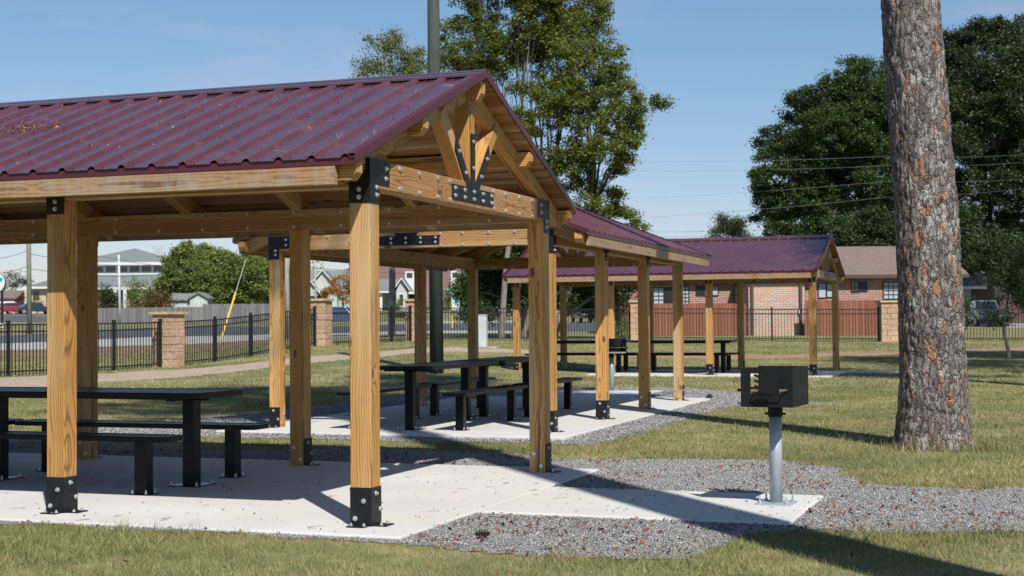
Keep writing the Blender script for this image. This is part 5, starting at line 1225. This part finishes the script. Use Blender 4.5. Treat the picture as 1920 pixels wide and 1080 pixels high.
# grey pedestal
g=GP(905,45); r=empty('utility_pedestal',g,rad(-8),'pale grey rectangular utility box on a concrete pad behind the middle pavilion','utility box')
b=MB(); b.box((-.135,-.14,0),(.135,.14,.96)); b.box((-.15,-.155,.96),(.15,.155,.99)); o=b.build('cabinet',M['ped'],r)
b=MB(); b.box((-.12,-.147,.06),(.12,-.1415,.9)); b.build('door',M['ped'],r); b=MB(); b.tube([(-.06,-.148,.12),(-.06,-.16,.12)],.02,8); b.build('lock',M['galv'],r)
b=MB(); b.box((-.5,-.4,-.1),(.5,.4,.015)); b.build('pad',M['walk'],r)
# lattice pylon
D=520; g=GP(294,D); r=empty('lattice_pylon',(g.x,D,g.z),0,'distant steel lattice pylon right of the office roof','pylon'); b=MB(); t=W(294,461,D)[2]-g.z; X=lambda px:W(px,500,D)[0]-g.x
ys_=[(461,286,307),(471,291,302),(480,287.5,305.5),(489,289,304.5),(500,288.5,304.5),(512,288,305)]; pts=[((X(a),0,W(294,y,D)[2]-g.z),(X(c),0,W(294,y,D)[2]-g.z)) for y,a,c in ys_]; pts.append(((X(284),0,0),(X(309),0,0)))
for k_ in range(len(pts)-1):
    (a,c),(e,f)=pts[k_],pts[k_+1]
    for q_ in ((a,c),(a,e),(c,f),(a,f),(c,e)): b.tube([q_[0],q_[1]],.11,4)
b.build('lattice',M['galv'],r)
# ============================================================ light, sky, camera
wd_=bpy.data.worlds.new('World'); sc.world=wd_; wd_.use_nodes=True; nt=wd_.node_tree; bg=nt.nodes['Background']; sky=nt.nodes.new('ShaderNodeTexSky'); sky.sky_type='NISHITA'; sky.sun_disc=False
sky.sun_elevation=rad(SUN_EL); sky.sun_rotation=rad(180-SUN_AZ); sky.altitude=150; sky.air_density=1.0; sky.dust_density=.3; sky.ozone_density=1.5
tm=nt.nodes.new('ShaderNodeMix'); tm.data_type='RGBA'; tm.blend_type='MULTIPLY'; tm.inputs[0].default_value=1; nt.links.new(sky.outputs[0],tm.inputs[6]); tm.inputs[7].default_value=(1,1,1,1)
tg=nt.nodes.new('ShaderNodeTexCoord'); sz=nt.nodes.new('ShaderNodeSeparateXYZ'); nt.links.new(tg.outputs['Generated'],sz.inputs[0]); er=nt.nodes.new('ShaderNodeValToRGB'); nt.links.new(sz.outputs[2],er.inputs[0]); er.color_ramp.elements[0].position=.0; er.color_ramp.elements[0].color=(.84,.79,.96,1); er.color_ramp.elements[1].position=.22; er.color_ramp.elements[1].color=(.80,.93,1.0,1)
nt.links.new(er.outputs[0],tm.inputs[7])
tc=nt.nodes.new('ShaderNodeTexCoord'); mp=nt.nodes.new('ShaderNodeMapping'); nt.links.new(tc.outputs['Generated'],mp.inputs[0]); mp.inputs['Scale'].default_value=(1,1,5.5)
cn=nt.nodes.new('ShaderNodeTexNoise'); cn.inputs['Scale'].default_value=3.1; cn.inputs['Detail'].default_value=6; cn.inputs['Roughness'].default_value=.62; nt.links.new(mp.outputs[0],cn.inputs['Vector'])
cr_=nt.nodes.new('ShaderNodeMapRange'); cr_.inputs[1].default_value=.53; cr_.inputs[2].default_value=.80; cr_.inputs[4].default_value=.36; nt.links.new(cn.outputs[0],cr_.inputs[0])
cm=nt.nodes.new('ShaderNodeMix'); cm.data_type='RGBA'; nt.links.new(cr_.outputs[0],cm.inputs[0]); nt.links.new(tm.outputs[2],cm.inputs[6]); cm.inputs[7].default_value=(6.6,6.0,7.0,1)
nt.links.new(cm.outputs[2],bg.inputs[0]); bg.inputs[1].default_value=.080
sl=bpy.data.lights.new('sun','SUN'); sl.energy=5.0; sl.angle=rad(.53); sl.color=(1,.955,.88); so=bpy.data.objects.new('sun',sl); col.objects.link(so)
az,el=rad(SUN_AZ),rad(SUN_EL); d=Vector((-math.sin(az)*math.cos(el),math.cos(az)*math.cos(el),-math.sin(el))); so.rotation_euler=d.to_track_quat('-Z','Y').to_euler(); so.location=(5,-10,20)
cd=bpy.data.cameras.new('camera'); cd.sensor_width=36; cd.lens=36*FPX/1920; cd.clip_end=3000; cd.clip_start=.05
cd.dof.use_dof=True; cd.dof.focus_distance=10.3; cd.dof.aperture_fstop=7.1
co=bpy.data.objects.new('camera',cd); col.objects.link(co)
mw=Matrix(((RT[0],UP[0],-FW[0],0),(RT[1],UP[1],-FW[1],0),(RT[2],UP[2],-FW[2],H),(0,0,0,1))); co.matrix_world=mw; sc.camera=co
sc.view_settings.view_transform='Standard'; sc.view_settings.look='None'; sc.view_settings.exposure=.40; sc.view_settings.gamma=1
